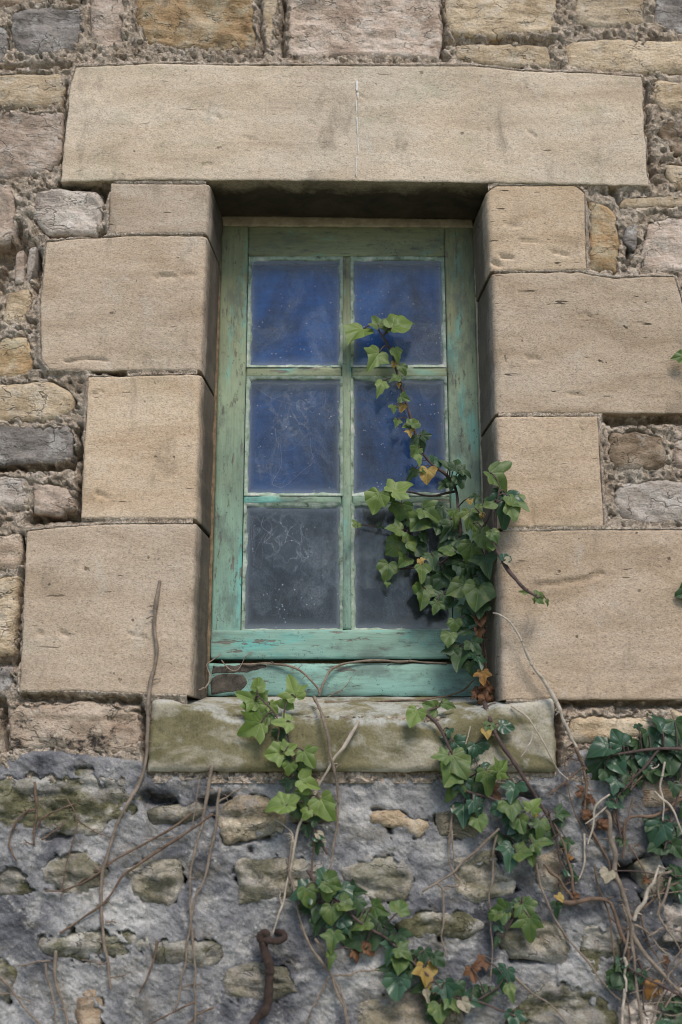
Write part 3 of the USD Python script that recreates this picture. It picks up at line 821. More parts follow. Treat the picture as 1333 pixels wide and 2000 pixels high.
obj('mortar', sheet(-62, 1445, -92, 1530, 2.9, mortar_y, keep_upper), M['mortar'], wall)


def coat_top(x):
    return np.interp(x, [-80, 0, 100, 180, 276, 288, 292, 600, 1086, 1094, 1130, 1200, 1445], [1468, 1470, 1462, 1470, 1482, 1500, 1512, 1513, 1510, 1500, 1462, 1456, 1450])


def coat_y(P, w):
    q = w * [1, 0, 1]
    y = .002 - .030 * (fbm(q * 6, 4, 21) - .5) - .010 * (ridged(q * np.array([13, 13, 17]) + 1.2 * fbm(q * 12, 3, 3)[:, None], 4, 25) - .6) + .010 * (fbm(q * 55, 4, 27) - .5) + .0030 * (fbm(q * 170, 2, 28) - .5)
    for line, wd, dp in FOOT_GAPS:
        y = y + dp * np.exp(-(near_line(P, line) / wd) ** 2)
    y = y + .050 * sunk(P, IN_FOOT, 2, 20, 34, 20.0)
    e = np.clip((P[:, 1] - coat_top(P[:, 0])) / 14, 0, 1)
    y = y + .03 * (1 - np.sqrt(1 - (1 - e) ** 2)) + np.where((P[:, 0] > 285) & (P[:, 0] < 1090), .004, -.002)
    return y


def coat_sheet():
    nx, ny = int(1507 / 2.9), 205
    X, T = np.meshgrid(np.linspace(-62, 1445, nx), np.linspace(0, 1, ny))
    Y = coat_top(X) + T * (2075 - coat_top(X))
    P = np.c_[X.ravel(), Y.ravel()]
    P[:, 1] += 5 * (fbm(np.c_[P[:, 0] / 22, P[:, 0] * 0, P[:, 0] * 0], 4, 2) - .5) * (1 - T.ravel())
    w = at(P[:, 0], P[:, 1], 0)
    w[:, 1] = coat_y(P, w)
    f = grid_faces(ny, nx)
    return w, np.vstack([f[:, [0, 1, 2]], f[:, [0, 2, 3]]])


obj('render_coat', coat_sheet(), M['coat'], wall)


def box(x0, x1, y0, y1, z0, z1):
    v = np.array([[x, y, z] for x in (x0, x1) for y in (y0, y1) for z in (z0, z1)], float)
    f = np.array([[0, 1, 3], [0, 3, 2], [4, 6, 7], [4, 7, 5], [0, 4, 5], [0, 5, 1], [2, 3, 7], [2, 7, 6], [0, 2, 6], [0, 6, 4], [1, 5, 7], [1, 7, 3]])
    return v, f


# the plain mass of the wall round and below what the picture shows
zt, zl = at(666, -85, 0)[2], at(666, 2066, 0)[2]
obj('wall_core', cat_meshes([box(-3.5, -.60, .09, .55, 0, 4.2), box(.63, 3.5, .09, .55, 0, 4.2), box(-.60, .63, .09, .55, 0, zs(1500, 0)), box(-.60, .63, .09, .55, zs(250, 0), 4.2)]), M['mortar'], wall, smooth=False)

# dim room behind the window: floor, ceiling and three walls
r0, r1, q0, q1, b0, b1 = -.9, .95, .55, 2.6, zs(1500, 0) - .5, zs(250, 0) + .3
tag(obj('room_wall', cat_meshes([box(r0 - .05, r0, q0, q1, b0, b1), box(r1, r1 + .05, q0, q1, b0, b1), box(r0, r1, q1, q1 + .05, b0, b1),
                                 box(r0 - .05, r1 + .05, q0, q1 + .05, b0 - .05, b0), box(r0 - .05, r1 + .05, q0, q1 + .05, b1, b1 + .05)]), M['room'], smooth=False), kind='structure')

# ---------------------------------------------------------------- the window
K = DIST + D
ZW = lambda py: at(666, py, D)[2]
XL, XR = -.2845, .3160
xs = dict(g0=-.2137, g1=-.001, g2=.0276, g3=.2396)
win = thing('window', 'six-pane wooden window with peeling sage and turquoise paint', 'window', (.0155, D, ZW(1360)))
z_top, z_a0, z_a1, z_b0, z_b1, z_c0, z_c1, z_r, z_g, z_bd = [ZW(q) for q in (441, 503, 712, 737, 963, 985, 1229, 1287, 1297, 1360)]
rect = lambda a, b, lo, hi: [(a, hi), (b, hi), (b, lo), (a, lo)]


def bar(name, a, b, lo, hi, y, mat, r=.003, seed=0, step=.007, rough=.0008, jag=.0008, label=None):
    return obj(name, patch(rect(a, b, lo, hi), y, r, .045, step, jag=jag, jagf=45, rough=rough, freq=25, fine=.0004, smooth_it=1, seed=seed), M[mat], win, label=label)


e = .0006
bar('stile', XL, xs['g0'] - .007, z_r + .0005, z_top, D, 'paint_v', seed=1)
bar('stile', xs['g3'] + .007, XR, z_r + .0005, z_top, D, 'paint_v', seed=2)
bar('top_rail', xs['g0'] - .007 + e, xs['g3'] + .007 - e, z_a0 + .006, z_top, D + .0015, 'paint_h', seed=3)
bar('bottom_rail', XL, XR, z_r, z_c1 - .002, D - .004, 'paint_h', seed=4, jag=.0014)
bar('sill_board', XL - .004, XR - .003, z_bd, z_g, D - .013, 'paint_h', r=.006, seed=5, jag=.0022, rough=.0016)
bar('mullion', xs['g1'] + .003, xs['g2'] - .003, z_c1, z_a0 + .006 - e, D + .004, 'paint_v', r=.005, seed=6, step=.004)
for q, (lo, hi) in enumerate(((z_b0, z_a1), (z_c0, z_b1))):
    bar('glazing_bar', xs['g0'] - .007 + e, xs['g1'] + .003 - e, lo + .003, hi - .003, D + .005, 'paint_h', r=.005, seed=7 + q, step=.004)
    bar('glazing_bar', xs['g2'] - .003 + e, xs['g3'] + .007 - e, lo + .003, hi - .003, D + .005, 'paint_h', r=.005, seed=17 + q, step=.004)
obj('frame_back', cat_meshes([box(XL - .004, xs['g0'] - .004, D + .046, D + .07, z_bd, z_top + .01), box(xs['g3'] + .004, XR + .004, D + .046, D + .07, z_bd, z_top + .01),
                              box(xs['g0'] - .004, xs['g3'] + .004, D + .046, D + .07, z_a0 + .004, z_top + .01), box(xs['g0'] - .004, xs['g3'] + .004, D + .040, D + .07, z_bd, z_c1 - .004)]), M['bare_wood'], win, smooth=False)
# the rotted hollow at the left end of the sill board
obj('rotten_patch', patch(px_poly([(412, 1322), (440, 1314), (475, 1318), (490, 1330), (468, 1352), (412, 1356)], D - .0145), D - .0145, .004, .01, .004, jag=.004, jagf=60, rough=.003, freq=40, smooth_it=4, seed=50), M['rot'], win)
obj('rotten_patch', patch(px_poly([(414, 1300), (520, 1299), (535, 1303), (480, 1312), (414, 1316)], D - .0142), D - .0142, .003, .01, .004, jag=.005, jagf=60, rough=.002, freq=40, smooth_it=2, seed=51), M['rot'], win)


def putty_frame(a, b, lo, hi, seed):
    """a sloping bead of putty round a pane, chipped here and there"""
    n = 40
    lines = []
    o, i_ = .0050, .0022
    cor = [(a, hi), (b, hi), (b, lo), (a, lo)]
    out, inn = [], []
    for k in range(4):
        p0, p1 = np.array(cor[k]), np.array(cor[(k + 1) % 4])
        t = np.linspace(0, 1, n, endpoint=False)[:, None]
        out.append(p0 + (p1 - p0) * t)
    out = np.vstack(out)
    c = np.array([(a + b) / 2, (lo + hi) / 2]); half = np.array([(b - a) / 2, (hi - lo) / 2])
    rel = (out - c)
    wv = fbm(np.c_[out * 38, np.full(len(out), seed)], 4, seed)
    gi = i_ + .006 * np.clip(wv - .44, 0, 1) * 2
    inn = c + np.clip(rel, -(half - gi[:, None]), half - gi[:, None])
    rows = []
    for fr, yy in ((-1.0, D + .003), (0.0, D + .005), (.6, D + .0075), (1.0, D + .0125)):
        if fr < 0: q = c + rel * (1 + o / half)
        else: q = out + (inn - out) * fr
        chip = .004 * np.clip(fbm(np.c_[out * 26, np.full(len(out), seed + 9)], 3, seed + 4) - .56, 0, 1) * 6
        rows.append(np.c_[q[:, 0], np.full(len(q), yy) + (chip if fr < 1 else 0), q[:, 1]])
    N = len(out); v = np.vstack(rows)
    idx = np.arange(4 * N).reshape(4, N)
    f = np.vstack([np.stack([idx[k], np.roll(idx[k], -1), np.roll(idx[k + 1], -1), idx[k + 1]], -1) for k in range(3)])
    return v, np.vstack([f[:, [0, 1, 2]], f[:, [0, 2, 3]]])


panes = [(xs['g0'], xs['g1'], z_a1, z_a0), (xs['g2'], xs['g3'], z_a1, z_a0), (xs['g0'], xs['g1'], z_b1, z_b0), (xs['g2'], xs['g3'], z_b1, z_b0), (xs['g0'], xs['g1'], z_c1, z_c0), (xs['g2'], xs['g3'], z_c1, z_c0)]
for k, (a, b, lo, hi) in enumerate(panes):
    v = np.array([[a - .004, D + .0115, lo - .004], [b + .004, D + .0115, lo - .004], [b + .004, D + .0115, hi + .004], [a - .004, D + .0115, hi + .004]])
    pn = obj('pane', (v, np.array([[0, 1, 2], [0, 2, 3]])), M['glass'], win, smooth=False, uv=[(0, 0), (1, 0), (1, 1), (0, 1)])
    obj('putty', putty_frame(a, b, lo, hi, 3 + k), M['putty'], pn)

# pale bed of mortar above and beside the frame
obj('mortar_fillet', patch(px_poly([(430, 419), (925, 428), (925, 443), (436, 440)], D - .004), D - .004, .003, .04, .004, jag=.0025, jagf=50, rough=.002, freq=50, fine=.0006, seed=70), M['fillet'], wall)
obj('mortar_fillet', patch([(XL - .010, z_top), (XL + .001, z_top), (XL - .001, z_bd), (XL - .010, z_bd)], D - .006, .003, .04, .004, jag=.0018, jagf=40, rough=.002, freq=50, fine=.0006, seed=71), M['bare_wood'], wall)
obj('mortar_fillet', patch([(XR - .001, z_top), (XR + .010, z_top), (XR + .010, z_bd), (XR + .001, z_bd)], D - .006, .003, .04, .004, jag=.0018, jagf=40, rough=.002, freq=50, fine=.0006, seed=72), M['fillet'], wall)

# blue blind inside, drawn down over the upper two rows
bx = np.linspace(-.262, .290, 60); bz = np.linspace(ZW(978), ZW(440), 60)
X, Z = np.meshgrid(bx, bz)
Yb = D + .052 + .004 * np.sin(X * 60 + 3 * noise(np.stack([X * 6, Z * 6, X * 0], -1), 3)) + .006 * (noise(np.stack([X * 9, Z * 5, X * 0], -1), 5) - .5)
bl = thing('window_blind', 'faded blue cloth blind hanging behind the upper four panes', 'blind', (.0155, D + .05, ZW(978)))
obj('cloth', (np.c_[X.ravel(), Yb.ravel(), Z.ravel()], np.vstack([grid_faces(60, 60)[:, [0, 1, 2]], grid_faces(60, 60)[:, [0, 2, 3]]])), M['blue'], bl)
obj('hem_bar', tube([(-.262, D + .052, ZW(979)), (.29, D + .052, ZW(979))], .005, 8), M['blue'], bl)
# ragged cloth added behind the lower panes, standing in for pale reflections
cx = np.linspace(at(630, 1100, D + .2)[0], at(800, 1100, D + .2)[0], 80); cz = np.linspace(ZW(1135), ZW(920), 30)
X, Z = np.meshgrid(cx, cz)
Z = Z + .09 * (fbm(np.stack([X * 22, X * 0, X * 0], -1), 3, 2) - .3) * ((Z.max() - Z) / np.ptp(Z))
Yc = D + .22 + .012 * np.sin(X * 110) + .006 * np.sin(X * 233 + 1)
ct = thing('net_curtain', 'added pale ragged cloth standing in for reflections in the lower panes', 'reflection_cloth', (.05, D + .22, ZW(1135)))
fq = grid_faces(30, 80)
obj('cloth', (np.c_[X.ravel(), Yc.ravel(), Z.ravel()], np.vstack([fq[:, [0, 1, 2]], fq[:, [0, 2, 3]]])), M['reflection_cloth'], ct)
obj('curtain_wire', tube([(-.28, D + .22, ZW(920)), (.31, D + .22, ZW(920))], .002, 6), M['bare_wood'], ct)

# cobwebs: fine threads on the panes
rng = np.random.default_rng(5)


def cobweb(label, heads, n):
    c = np.array(heads, float)
    w = thing('cobweb', label, 'cobweb', at(c[:, 0].mean(), c[:, 1].mean(), D + .009))
    ms = []
    for k in range(n):
        i = rng.integers(len(c)); near = np.argsort(np.linalg.norm(c - c[i], axis=1))[1:5]
        a, b = c[i], c[rng.choice(near)]
        sag = np.linalg.norm(a - b) * rng.uniform(.05, .35)
        m1, m2 = a + (b - a) * .33 + rng.normal(0, 6, 2) + [0, sag], a + (b - a) * .68 + rng.normal(0, 6, 2) + [0, sag]
        P = spline([a + rng.normal(0, 4, 2), m1, m2, b + rng.normal(0, 5, 2)], 18)
        ms.append(tube(at(P[:, 0], P[:, 1], D + .007 + .003 * rng.random()), .00008 + .00022 * rng.random() ** 3, 3))
    obj('thread', cat_meshes(ms), M['web'], w)


cobweb('tangled cobweb over the middle left pane', [(530, 770), (560, 775), (600, 790), (630, 800), (535, 840), (545, 870), (600, 850), (625, 850), (560, 930), (520, 900), (610, 900), (500, 760), (640, 760), (534, 950)], 16)
cobweb('drooping cobweb over the bottom left pane', [(490, 1010), (510, 1005), (540, 1025), (570, 1025), (590, 1035), (585, 1060), (595, 1095), (515, 1055), (560, 1060), (500, 1100), (485, 995), (640, 995), (596, 1120)], 16)

# ---------------------------------------------------------------- iron hook
hk = thing('iron_hook', 'rusty iron hook hanging on the grey foot of the wall', 'hook', at(515, 1900, -.02))
pt = lambda l, Y: np.array([at(a, b, Y + (c if len(q) > 2 else 0)) for q in l for a, b, c in [(q + (0,))[:3]]])
shank = pt([(524, 1842, .004), (510, 1838, 0), (508, 1828, -.004), (516, 1822, -.004), (524, 1828, .0), (514, 1842, .002), (518, 1862), (527, 1890), (526, 1920), (524, 1955), (517, 1975), (503, 1990), (493, 2010), (488, 2040)], -.024)
obj('shank', tube(spline(shank[[1, 2, 3, 4]], 20), .0068, 10, knots=.15), M['rust'], hk)
obj('shank', tube(spline(np.vstack([shank[2], shank[5:]]), 60), np.r_[np.linspace(.0062, .0088, 15), np.linspace(.0088, .0078, 45)], 10, knots=.2, seed=3), M['rust'], hk)
obj('staple', tube(spline(pt([(512, 1834, -.024), (530, 1838, -.030), (546, 1838, -.028), (556, 1832, -.022), (554, 1824, -.014), (545, 1822, 0), (540, 1822, .02)], 0), 40), .0058, 10, knots=.2, seed=5), M['rust'], hk)

# ---------------------------------------------------------------- leaves
HALF = {0: [(0, 0), (.09, -.13), (.24, -.17), (.40, -.08), (.43, .04), (.52, .12), (.63, .30), (.46, .36), (.29, .44), (.25, .60), (.15, .82), (0, 1.0)],
        1: [(0, 0), (.12, -.12), (.30, -.15), (.46, -.02), (.53, .16), (.58, .33), (.46, .46), (.34, .58), (.20, .80), (0, .95)],
        2: [(0, 0), (.07, -.08), (.18, -.07), (.27, .03), (.36, .24), (.30, .38), (.20, .50), (.15, .70), (.08, .88), (0, 1.0)],
        3: [(0, 0), (.14, -.14), (.32, -.16), (.47, -.02), (.50, .20), (.44, .42), (.30, .62), (.14, .82), (0, .92)]}


def leaf_mesh(kind, rs):
    h = np.array(HALF[kind], float)
    sides = []
    for s in (1, -1):
        q = h.copy(); q[1:-1] *= 1 + rs.normal(0, .07, (len(q) - 2, 2)); q[:, 0] *= s * (1 + rs.normal(0, .08))
        sides.append(q)
    out = np.vstack([sides[0], sides[1][::-1][1:-1]])
    n = len(out); P = []
    for k in range(n):
        a, b, c, d_ = out[(k - 1) % n], out[k], out[(k + 1) % n], out[(k + 2) % n]
        for t in (0, .34, .67):
            T = .7
            P.append(.5 * (2 * b + T * 1.4 * (c - a) * t * .72 + (2 * a - 5 * b + 4 * c - d_) * t ** 2 * .72 + (3 * b - a - 3 * c + d_) * t ** 3 * .72 + (1 - .72) * 2 * (c - b) * t))
    P = np.array(P)
    ctr = np.array([0, .22])
    rings = [ctr + (P - ctr) * f for f in (.3, .62, .86, 1.0)]
    v2 = np.vstack([ctr[None]] + rings)
    m = len(P); f = [[0, 1 + k, 1 + (k + 1) % m] for k in range(m)]
    for r_ in range(3):
        a, b = 1 + r_ * m, 1 + (r_ + 1) * m
        for k in range(m):
            k2 = (k + 1) % m
            f += [[a + k, b + k, b + k2], [a + k, b + k2, a + k2]]
    x, y = v2[:, 0], v2[:, 1]
    fold, droop, cup = rs.uniform(-.08, .45), rs.uniform(-.1, .6), rs.uniform(-.25, .35)
    z = fold * np.abs(x) - droop * (y - .1) ** 2 - cup * x * x
    ang = np.arctan2(x, y + 1e-6); r2 = np.hypot(x, y)
    z = z + .10 * r2 * np.abs(np.sin(ang * 4.36)) + .16 * (noise(np.c_[x * 2.8, y * 2.8, np.full(len(x), rs.uniform(0, 50))], 3) - .5)
    return np.c_[x, y, z], np.array(f), np.c_[x + .5, y]


def put_leaf(rs, px, py, size, ang, Y, kind, facing=.30):
    """a leaf whose middle is seen at (px, py); ang turns its tip: 0 to the right, 90 down"""
    v, f, uv = leaf_mesh(kind, rs)
    s = size * MPP * (DIST + Y) / DIST * .92
    a = math.radians(ang)
    tip = np.array([math.cos(a), 0, -math.sin(a)])
    nrm = np.array([rs.normal(.05, .30), -1.0, facing + rs.normal(0, .28)])
    nrm /= np.linalg.norm(nrm)
    tip = tip + nrm * rs.normal(-.05, .22)
    tip -= nrm * (tip @ nrm); tip /= np.linalg.norm(tip)
    side = np.cross(tip, nrm)
    v = v - [0, .38, 0]
    w = at(px, py, Y) + s * (v[:, :1] * side + v[:, 1:2] * tip + v[:, 2:] * nrm)
    stalk = at(px, py, Y) - s * .38 * tip
    return (w, f), uv, stalk


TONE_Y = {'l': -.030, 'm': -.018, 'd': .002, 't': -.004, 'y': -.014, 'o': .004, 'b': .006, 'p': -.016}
COLOUR = {'y': 'yellow leaf', 'o': 'orange leaf', 'b': 'brown withered leaf', 'p': 'pale faded leaf'}


def ivy(label, stems, leaves, seed, depth, stem_mat='bark_dark', name='ivy', lift=1.0):
    """stems: lists of (x, y, Y) with a width in picture units; leaves: 'x y size angle tone kind' rows; depth(x, y) gives the surface behind"""
    rs = np.random.RandomState(seed)
    sx, sy, sY = stems[0][0][0]
    t = thing(name, label, 'ivy', at(sx, sy, sY))
    sp, parts = [], []
    for pts, wd in stems:
        q = np.array([at(a, b, Y) for a, b, Y in pts])
        c = spline(q, max(12, 5 * len(pts)))
        parts.append(tube(c, np.linspace(wd, wd * .55, len(c)) * MPP / 2, 6, wob=.0015, seed=seed, knots=.2))
        sp.append(c)
    which = np.concatenate([np.full(len(c), k) for k, c in enumerate(sp)])
    parts = [[m] for m in parts]
    sp = np.vstack(sp)
    tree = cKDTree(sp)
    todo = []
    for row in leaves.strip().split('\n'):
        for item in row.split(','):
            q = item.split()
            if not q: continue
            px, py, size = map(float, q[:3])
            ang = float(q[3]) if len(q) > 3 and q[3] != '-' else 90 + rs.normal(0, 42)
            tone = q[4] if len(q) > 4 else 'm'
            kind = int(q[5]) if len(q) > 5 else int(rs.choice([0, 0, 0, 1, 1, 3])) if size > 24 else int(rs.choice([0, 1, 2, 3]))
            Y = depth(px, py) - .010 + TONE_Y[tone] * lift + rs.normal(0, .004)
            todo.append((px, py, size, ang, Y, kind, tone))
    for px, py, size, ang, Y, kind, tone in todo:
        mesh, uv, stalk = put_leaf(rs, px, py, size * rs.uniform(.80, 1.06), ang, Y, kind)
        obj('leaf', mesh, L[tone], t, uv=uv, label=COLOUR.get(tone))
        d_, i = tree.query(stalk)
        if d_ < .14:
            e_ = sp[i]; mid = (stalk + e_) / 2 + np.array([0, -.004, .006])
            parts[which[i]].append(tube(spline([e_, mid, stalk], 7), .0009 + .00001 * size, 5))
    for k, ms in enumerate(parts): obj('branch' if k else 'stem', cat_meshes(ms), M[stem_mat], t)
    return t


on_glass = lambda x, y: D - .004
on_wall = lambda x, y: -.006
clump = lambda x, y: np.interp(x, [690, 760, 850, 930, 965, 985], [D - .008, D - .02, D - .05, D - .09, .02, -.03])

ivy('thick ivy climbing the right side of the window, its tip trailing across the panes',
    [([(948, 1372, .10), (945, 1300, .10), (938, 1220, .10), (925, 1150, .09), (905, 1080, .09), (897, 1010, .10), (890, 950, .12), (868, 925, .13), (845, 910, .14), (825, 880, .145), (805, 825, .145), (788, 765, .145), (770, 705, .14), (752, 665, .13), (738, 640, .125)], 8),
     ([(897, 1010, .10), (850, 1020, .12), (800, 1035, .14), (740, 1030, .15), (692, 1024, .155)], 5),
     ([(905, 1060, .09), (860, 1100, .11), (800, 1110, .13), (757, 1112, .14)], 5),
     ([(925, 1150, .09), (880, 1160, .10), (835, 1160, .11)], 5),
     ([(890, 960, .12), (840, 968, .14), (790, 960, .145), (745, 975, .15)], 5),
     ([(915, 1080, .08), (940, 1040, .05), (958, 1000, .0), (970, 960, -.03), (975, 935, -.045)], 6)],
    '''697 652 60 120 l 1, 783 632 66 -35 l 1, 735 630 36 250 m, 762 634 42 200 m, 752 640 30 80 d, 733 702 54 120 l 0, 775 692 40 75 l 2, 770 712 17 100 y, 787 720 26 60 m, 745 754 42 108 l 2, 772 740 28 150 m, 779 752 15 90 y 2
    790 777 30 30 m, 786 797 22 110 y 3, 769 797 36 100 m 2, 775 826 34 110 m 2, 808 826 30 300 m, 794 832 22 160 m, 801 845 20 80 y 0, 822 864 36 70 d, 812 882 28 130 m, 832 850 22 0 d, 818 896 28 80 l 2, 805 926 40 120 d 2, 824 920 24 40 m, 850 898 32 300 t 1, 835 928 38 95 y 3
    870 908 36 240 d, 892 908 38 290 d, 908 922 34 20 d, 880 948 38 100 d, 866 950 30 120 d, 898 940 30 70 d
    737 980 50 110 l 1, 782 954 58 -40 l 0, 760 966 34 200 m, 784 998 40 100 m 1, 840 1002 48 40 m 0, 816 1022 46 130 m 1, 772 1034 42 170 m 0, 695 1022 26 250 m 0, 742 1028 14 - d, 770 1068 60 140 m 3, 803 1056 42 330 m 1, 818 1072 50 40 d 1, 790 1096 32 130 m, 828 1050 34 - d
    875 1077 44 200 m 1, 920 1078 60 100 m 1, 946 1057 48 60 m 3, 917 1014 48 100 m 0, 930 1036 44 80 m, 757 1115 48 100 m 1, 757 1142 20 95 m 2, 824 1118 52 95 m 2, 824 1098 22 60 y 0, 826 1164 52 100 m 0, 852 1186 34 110 m 0, 894 1150 60 150 m 3, 934 1164 66 100 m 1, 951 1102 48 80 d 0
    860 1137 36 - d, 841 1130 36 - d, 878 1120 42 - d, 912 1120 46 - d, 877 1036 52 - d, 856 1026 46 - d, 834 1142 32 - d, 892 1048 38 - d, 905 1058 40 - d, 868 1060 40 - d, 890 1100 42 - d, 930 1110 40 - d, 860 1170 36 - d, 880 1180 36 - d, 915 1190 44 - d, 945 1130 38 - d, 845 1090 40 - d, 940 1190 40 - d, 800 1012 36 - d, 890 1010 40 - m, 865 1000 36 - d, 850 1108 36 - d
    914 1212 40 20 t 3, 888 1222 36 95 m 1, 878 1248 38 100 m 3, 900 1284 74 95 d 0, 928 1265 46 60 d 0, 935 1292 40 100 t 0, 945 1322 32 90 o 0, 936 1236 30 - b, 938 1212 26 - b, 920 1305 36 90 d, 906 1235 36 - d, 884 1275 34 120 d
    919 980 18 90 y 3, 943 1008 18 90 y 3, 930 975 24 - d, 935 995 26 - m''', 11, clump)

ivy('pale-tipped ivy shoot standing clear of the right jamb',
    [([(966, 1068, -.02), (978, 1088, -.035), (995, 1115, -.05), (1018, 1143, -.06), (1052, 1168, -.065)], 9), ([(966, 1068, -.02), (968, 1030, -.03), (970, 990, -.05), (976, 950, -.06)], 6)],
    '''974 938 70 40 m 0, 988 988 82 95 t 0, 1012 982 60 50 m 0, 1003 1000 46 80 m 1, 956 985 34 150 m 1, 966 1048 30 60 m 3, 995 1098 24 20 p 3, 990 1092 24 300 t 3, 1056 1163 30 330 m 0, 1045 1172 18 100 m 2, 1024 1158 22 200 m 2, 1070 1176 16 70 m 2, 960 1070 26 90 m 3''', 12, lambda x, y: -.03)

ivy('bright young ivy spilling over the middle of the sill',
    [([(640, 1668, -.012), (618, 1630, -.014), (604, 1590, -.016), (596, 1540, -.018), (580, 1490, -.022), (560, 1435, -.030), (535, 1392, -.035), (505, 1360, -.03)], 5), ([(560, 1435, -.03), (556, 1395, -.03), (566, 1352, -.01)], 4)],
    '''572 1345 56 250 l 0, 504 1338 32 280 l 3, 486 1364 48 200 l 0, 494 1390 56 100 l 0, 492 1422 58 150 l 0, 534 1383 32 40 l 0, 562 1374 34 40 l 3, 553 1412 42 170 l 0, 509 1366 38 60 m 1, 524 1404 30 110 m, 537 1472 42 170 l 1, 567 1461 40 -40 l 0, 601 1480 50 60 l 0, 565 1501 28 100 l 3, 557 1487 30 - d, 582 1508 30 90 d, 545 1438 28 100 d, 590 1500 28 - m
    602 1530 44 20 l 0, 564 1533 28 100 d 0, 592 1544 30 150 l 3, 545 1573 48 170 l 1, 570 1567 34 330 l 1, 591 1560 40 90 m 3, 636 1578 52 60 l 3, 599 1590 30 120 l 1, 584 1586 34 - d, 600 1622 28 80 d 0, 626 1634 32 40 p 2, 618 1654 24 90 d 0, 622 1636 26 10 t 2, 614 1604 26 - d, 608 1560 30 - d''', 13, lambda x, y: on_wall(x, y) if y > 1395 else .02, lift=.8)

ivy('dark glossy ivy hanging from the right end of the sill',
    [([(946, 1372, .03), (960, 1410, -.02), (975, 1445, -.03), (1005, 1490, -.028), (1040, 1545, -.02), (1062, 1580, -.016), (1078, 1610, -.012)], 9),
     ([(830, 1392, -.02), (855, 1415, -.025), (872, 1445, -.025), (890, 1490, -.02), (905, 1540, -.02), (960, 1560, -.02), (1000, 1580, -.02), (1030, 1630, -.016), (1000, 1670, -.016)], 6),
     ([(1005, 1490, -.028), (970, 1500, -.025), (930, 1510, -.02), (900, 1530, -.02)], 4), ([(830, 1392, -.02), (850, 1382, 0.0), (885, 1372, .03)], 4)],
    '''810 1402 46 110 l 3, 842 1380 34 200 m 3, 876 1377 40 10 m 2, 984 1387 36 60 t 0, 990 1420 32 10 t 3, 956 1424 36 100 m 2, 950 1432 26 80 y 3, 878 1431 22 - t, 870 1446 20 - t, 862 1478 40 170 m 0, 934 1468 50 70 t 1, 897 1457 36 40 t 1, 896 1494 56 60 m 1, 880 1518 58 130 m 1, 884 1542 44 110 m 0, 908 1540 46 70 t 0, 950 1497 42 10 t 3, 954 1524 56 80 m 0, 982 1500 40 -30 l 0, 920 1482 38 - d, 915 1512 42 - d, 935 1540 40 - d
    906 1586 52 90 t 1, 933 1577 50 50 t 0, 936 1609 38 80 m 1, 966 1547 32 - b, 1004 1549 48 100 t 0, 972 1581 36 170 t 1, 1000 1578 46 - m 1, 996 1606 56 110 t 1, 1018 1610 40 70 m 1, 1044 1574 40 300 l 0, 1045 1594 22 90 y 2, 1056 1617 46 - m 0, 1056 1645 46 - m 0, 998 1674 62 100 t 0, 1022 1668 38 20 m 1, 1038 1675 32 80 m, 984 1645 42 - d, 1016 1654 22 - b, 1030 1630 40 - d, 1008 1630 36 - d, 1072 1636 34 - d, 1098 1590 34 0 d 0, 1108 1650 30 - d 0, 1092 1606 26 - d''', 14, lambda x, y: on_wall(x, y) if y > 1390 else .03, lift=.9)

ivy('deep green ivy cluster low on the wall between hook and yellow leaf',
    [([(600, 1700, -.012), (625, 1735, -.02), (660, 1765, -.022), (700, 1800, -.022), (750, 1830, -.02), (790, 1865, -.02), (835, 1905, -.02), (880, 1945, -.02), (930, 1955, -.018), (1010, 1985, -.018)], 6),
     ([(625, 1735, -.02), (640, 1790, -.02), (650, 1840, -.018), (648, 1880, -.016)], 4), ([(930, 1955, -.018), (970, 1930, -.018), (990, 1905, -.018)], 4)],
    '''590 1743 48 150 t 0, 603 1750 42 70 m 1, 634 1716 46 250 t 1, 648 1728 44 20 m 1, 640 1742 38 90 m, 658 1738 36 0 t, 675 1745 38 60 t 1, 698 1743 40 0 d 0, 597 1774 42 160 d 3, 678 1768 38 20 m 3, 648 1786 46 90 m 1, 620 1780 44 - d, 620 1808 44 - d, 656 1813 42 110 t 1, 676 1793 36 10 t 3, 700 1772 34 - d, 650 1838 46 95 m 0, 646 1872 40 95 m 2, 634 1800 36 - d, 707 1804 50 170 m 3, 726 1794 48 60 d 1, 724 1826 54 95 d 1, 742 1776 40 - m 0, 783 1773 40 300 m 1, 752 1808 40 - d, 694 1838 38 - d, 670 1824 36 - d, 690 1820 36 - d
    697 1866 28 - b, 721 1858 28 - b, 712 1848 24 - b, 766 1857 46 110 t 0, 789 1861 42 40 m 0, 781 1837 40 - d, 758 1888 44 - d, 778 1928 48 95 t 1, 793 1900 46 - d, 806 1878 38 - d, 828 1872 36 - d, 780 1885 40 - m
    833 1906 56 90 y 0, 834 1944 26 80 p 2, 820 1877 38 - d, 856 1877 36 - d, 872 1938 54 80 t 0, 860 1978 50 95 m 1, 844 1962 40 - d, 886 1962 38 - m, 920 1957 42 20 t 0, 908 1965 28 - p, 924 1902 34 70 b 0, 940 1880 28 - b, 954 1941 34 - d, 986 1912 54 110 t 0, 997 1938 44 80 m 2, 1003 1994 44 100 t 0, 932 1942 30 - d, 824 1930 40 - d, 900 1935 36 - d, 850 1990 36 - d''', 15, on_wall, lift=.9)

ivy('small ivy sprig beside the mossy stone, under the hanging ivy',
    [([(1022, 1752, -.012), (1015, 1778, -.016), (1000, 1800, -.016), (985, 1830, -.014), (972, 1850, -.012)], 4)],
    '''976 1780 42 170 m 0, 985 1769 32 250 d, 1030 1780 46 60 m 0, 1036 1812 48 90 m 0, 1020 1762 34 300 d, 976 1812 26 - t, 972 1840 22 - d, 1008 1776 30 - d, 1044 1796 30 20 d, 965 1790 26 150 m''', 16, on_wall, lift=.6)

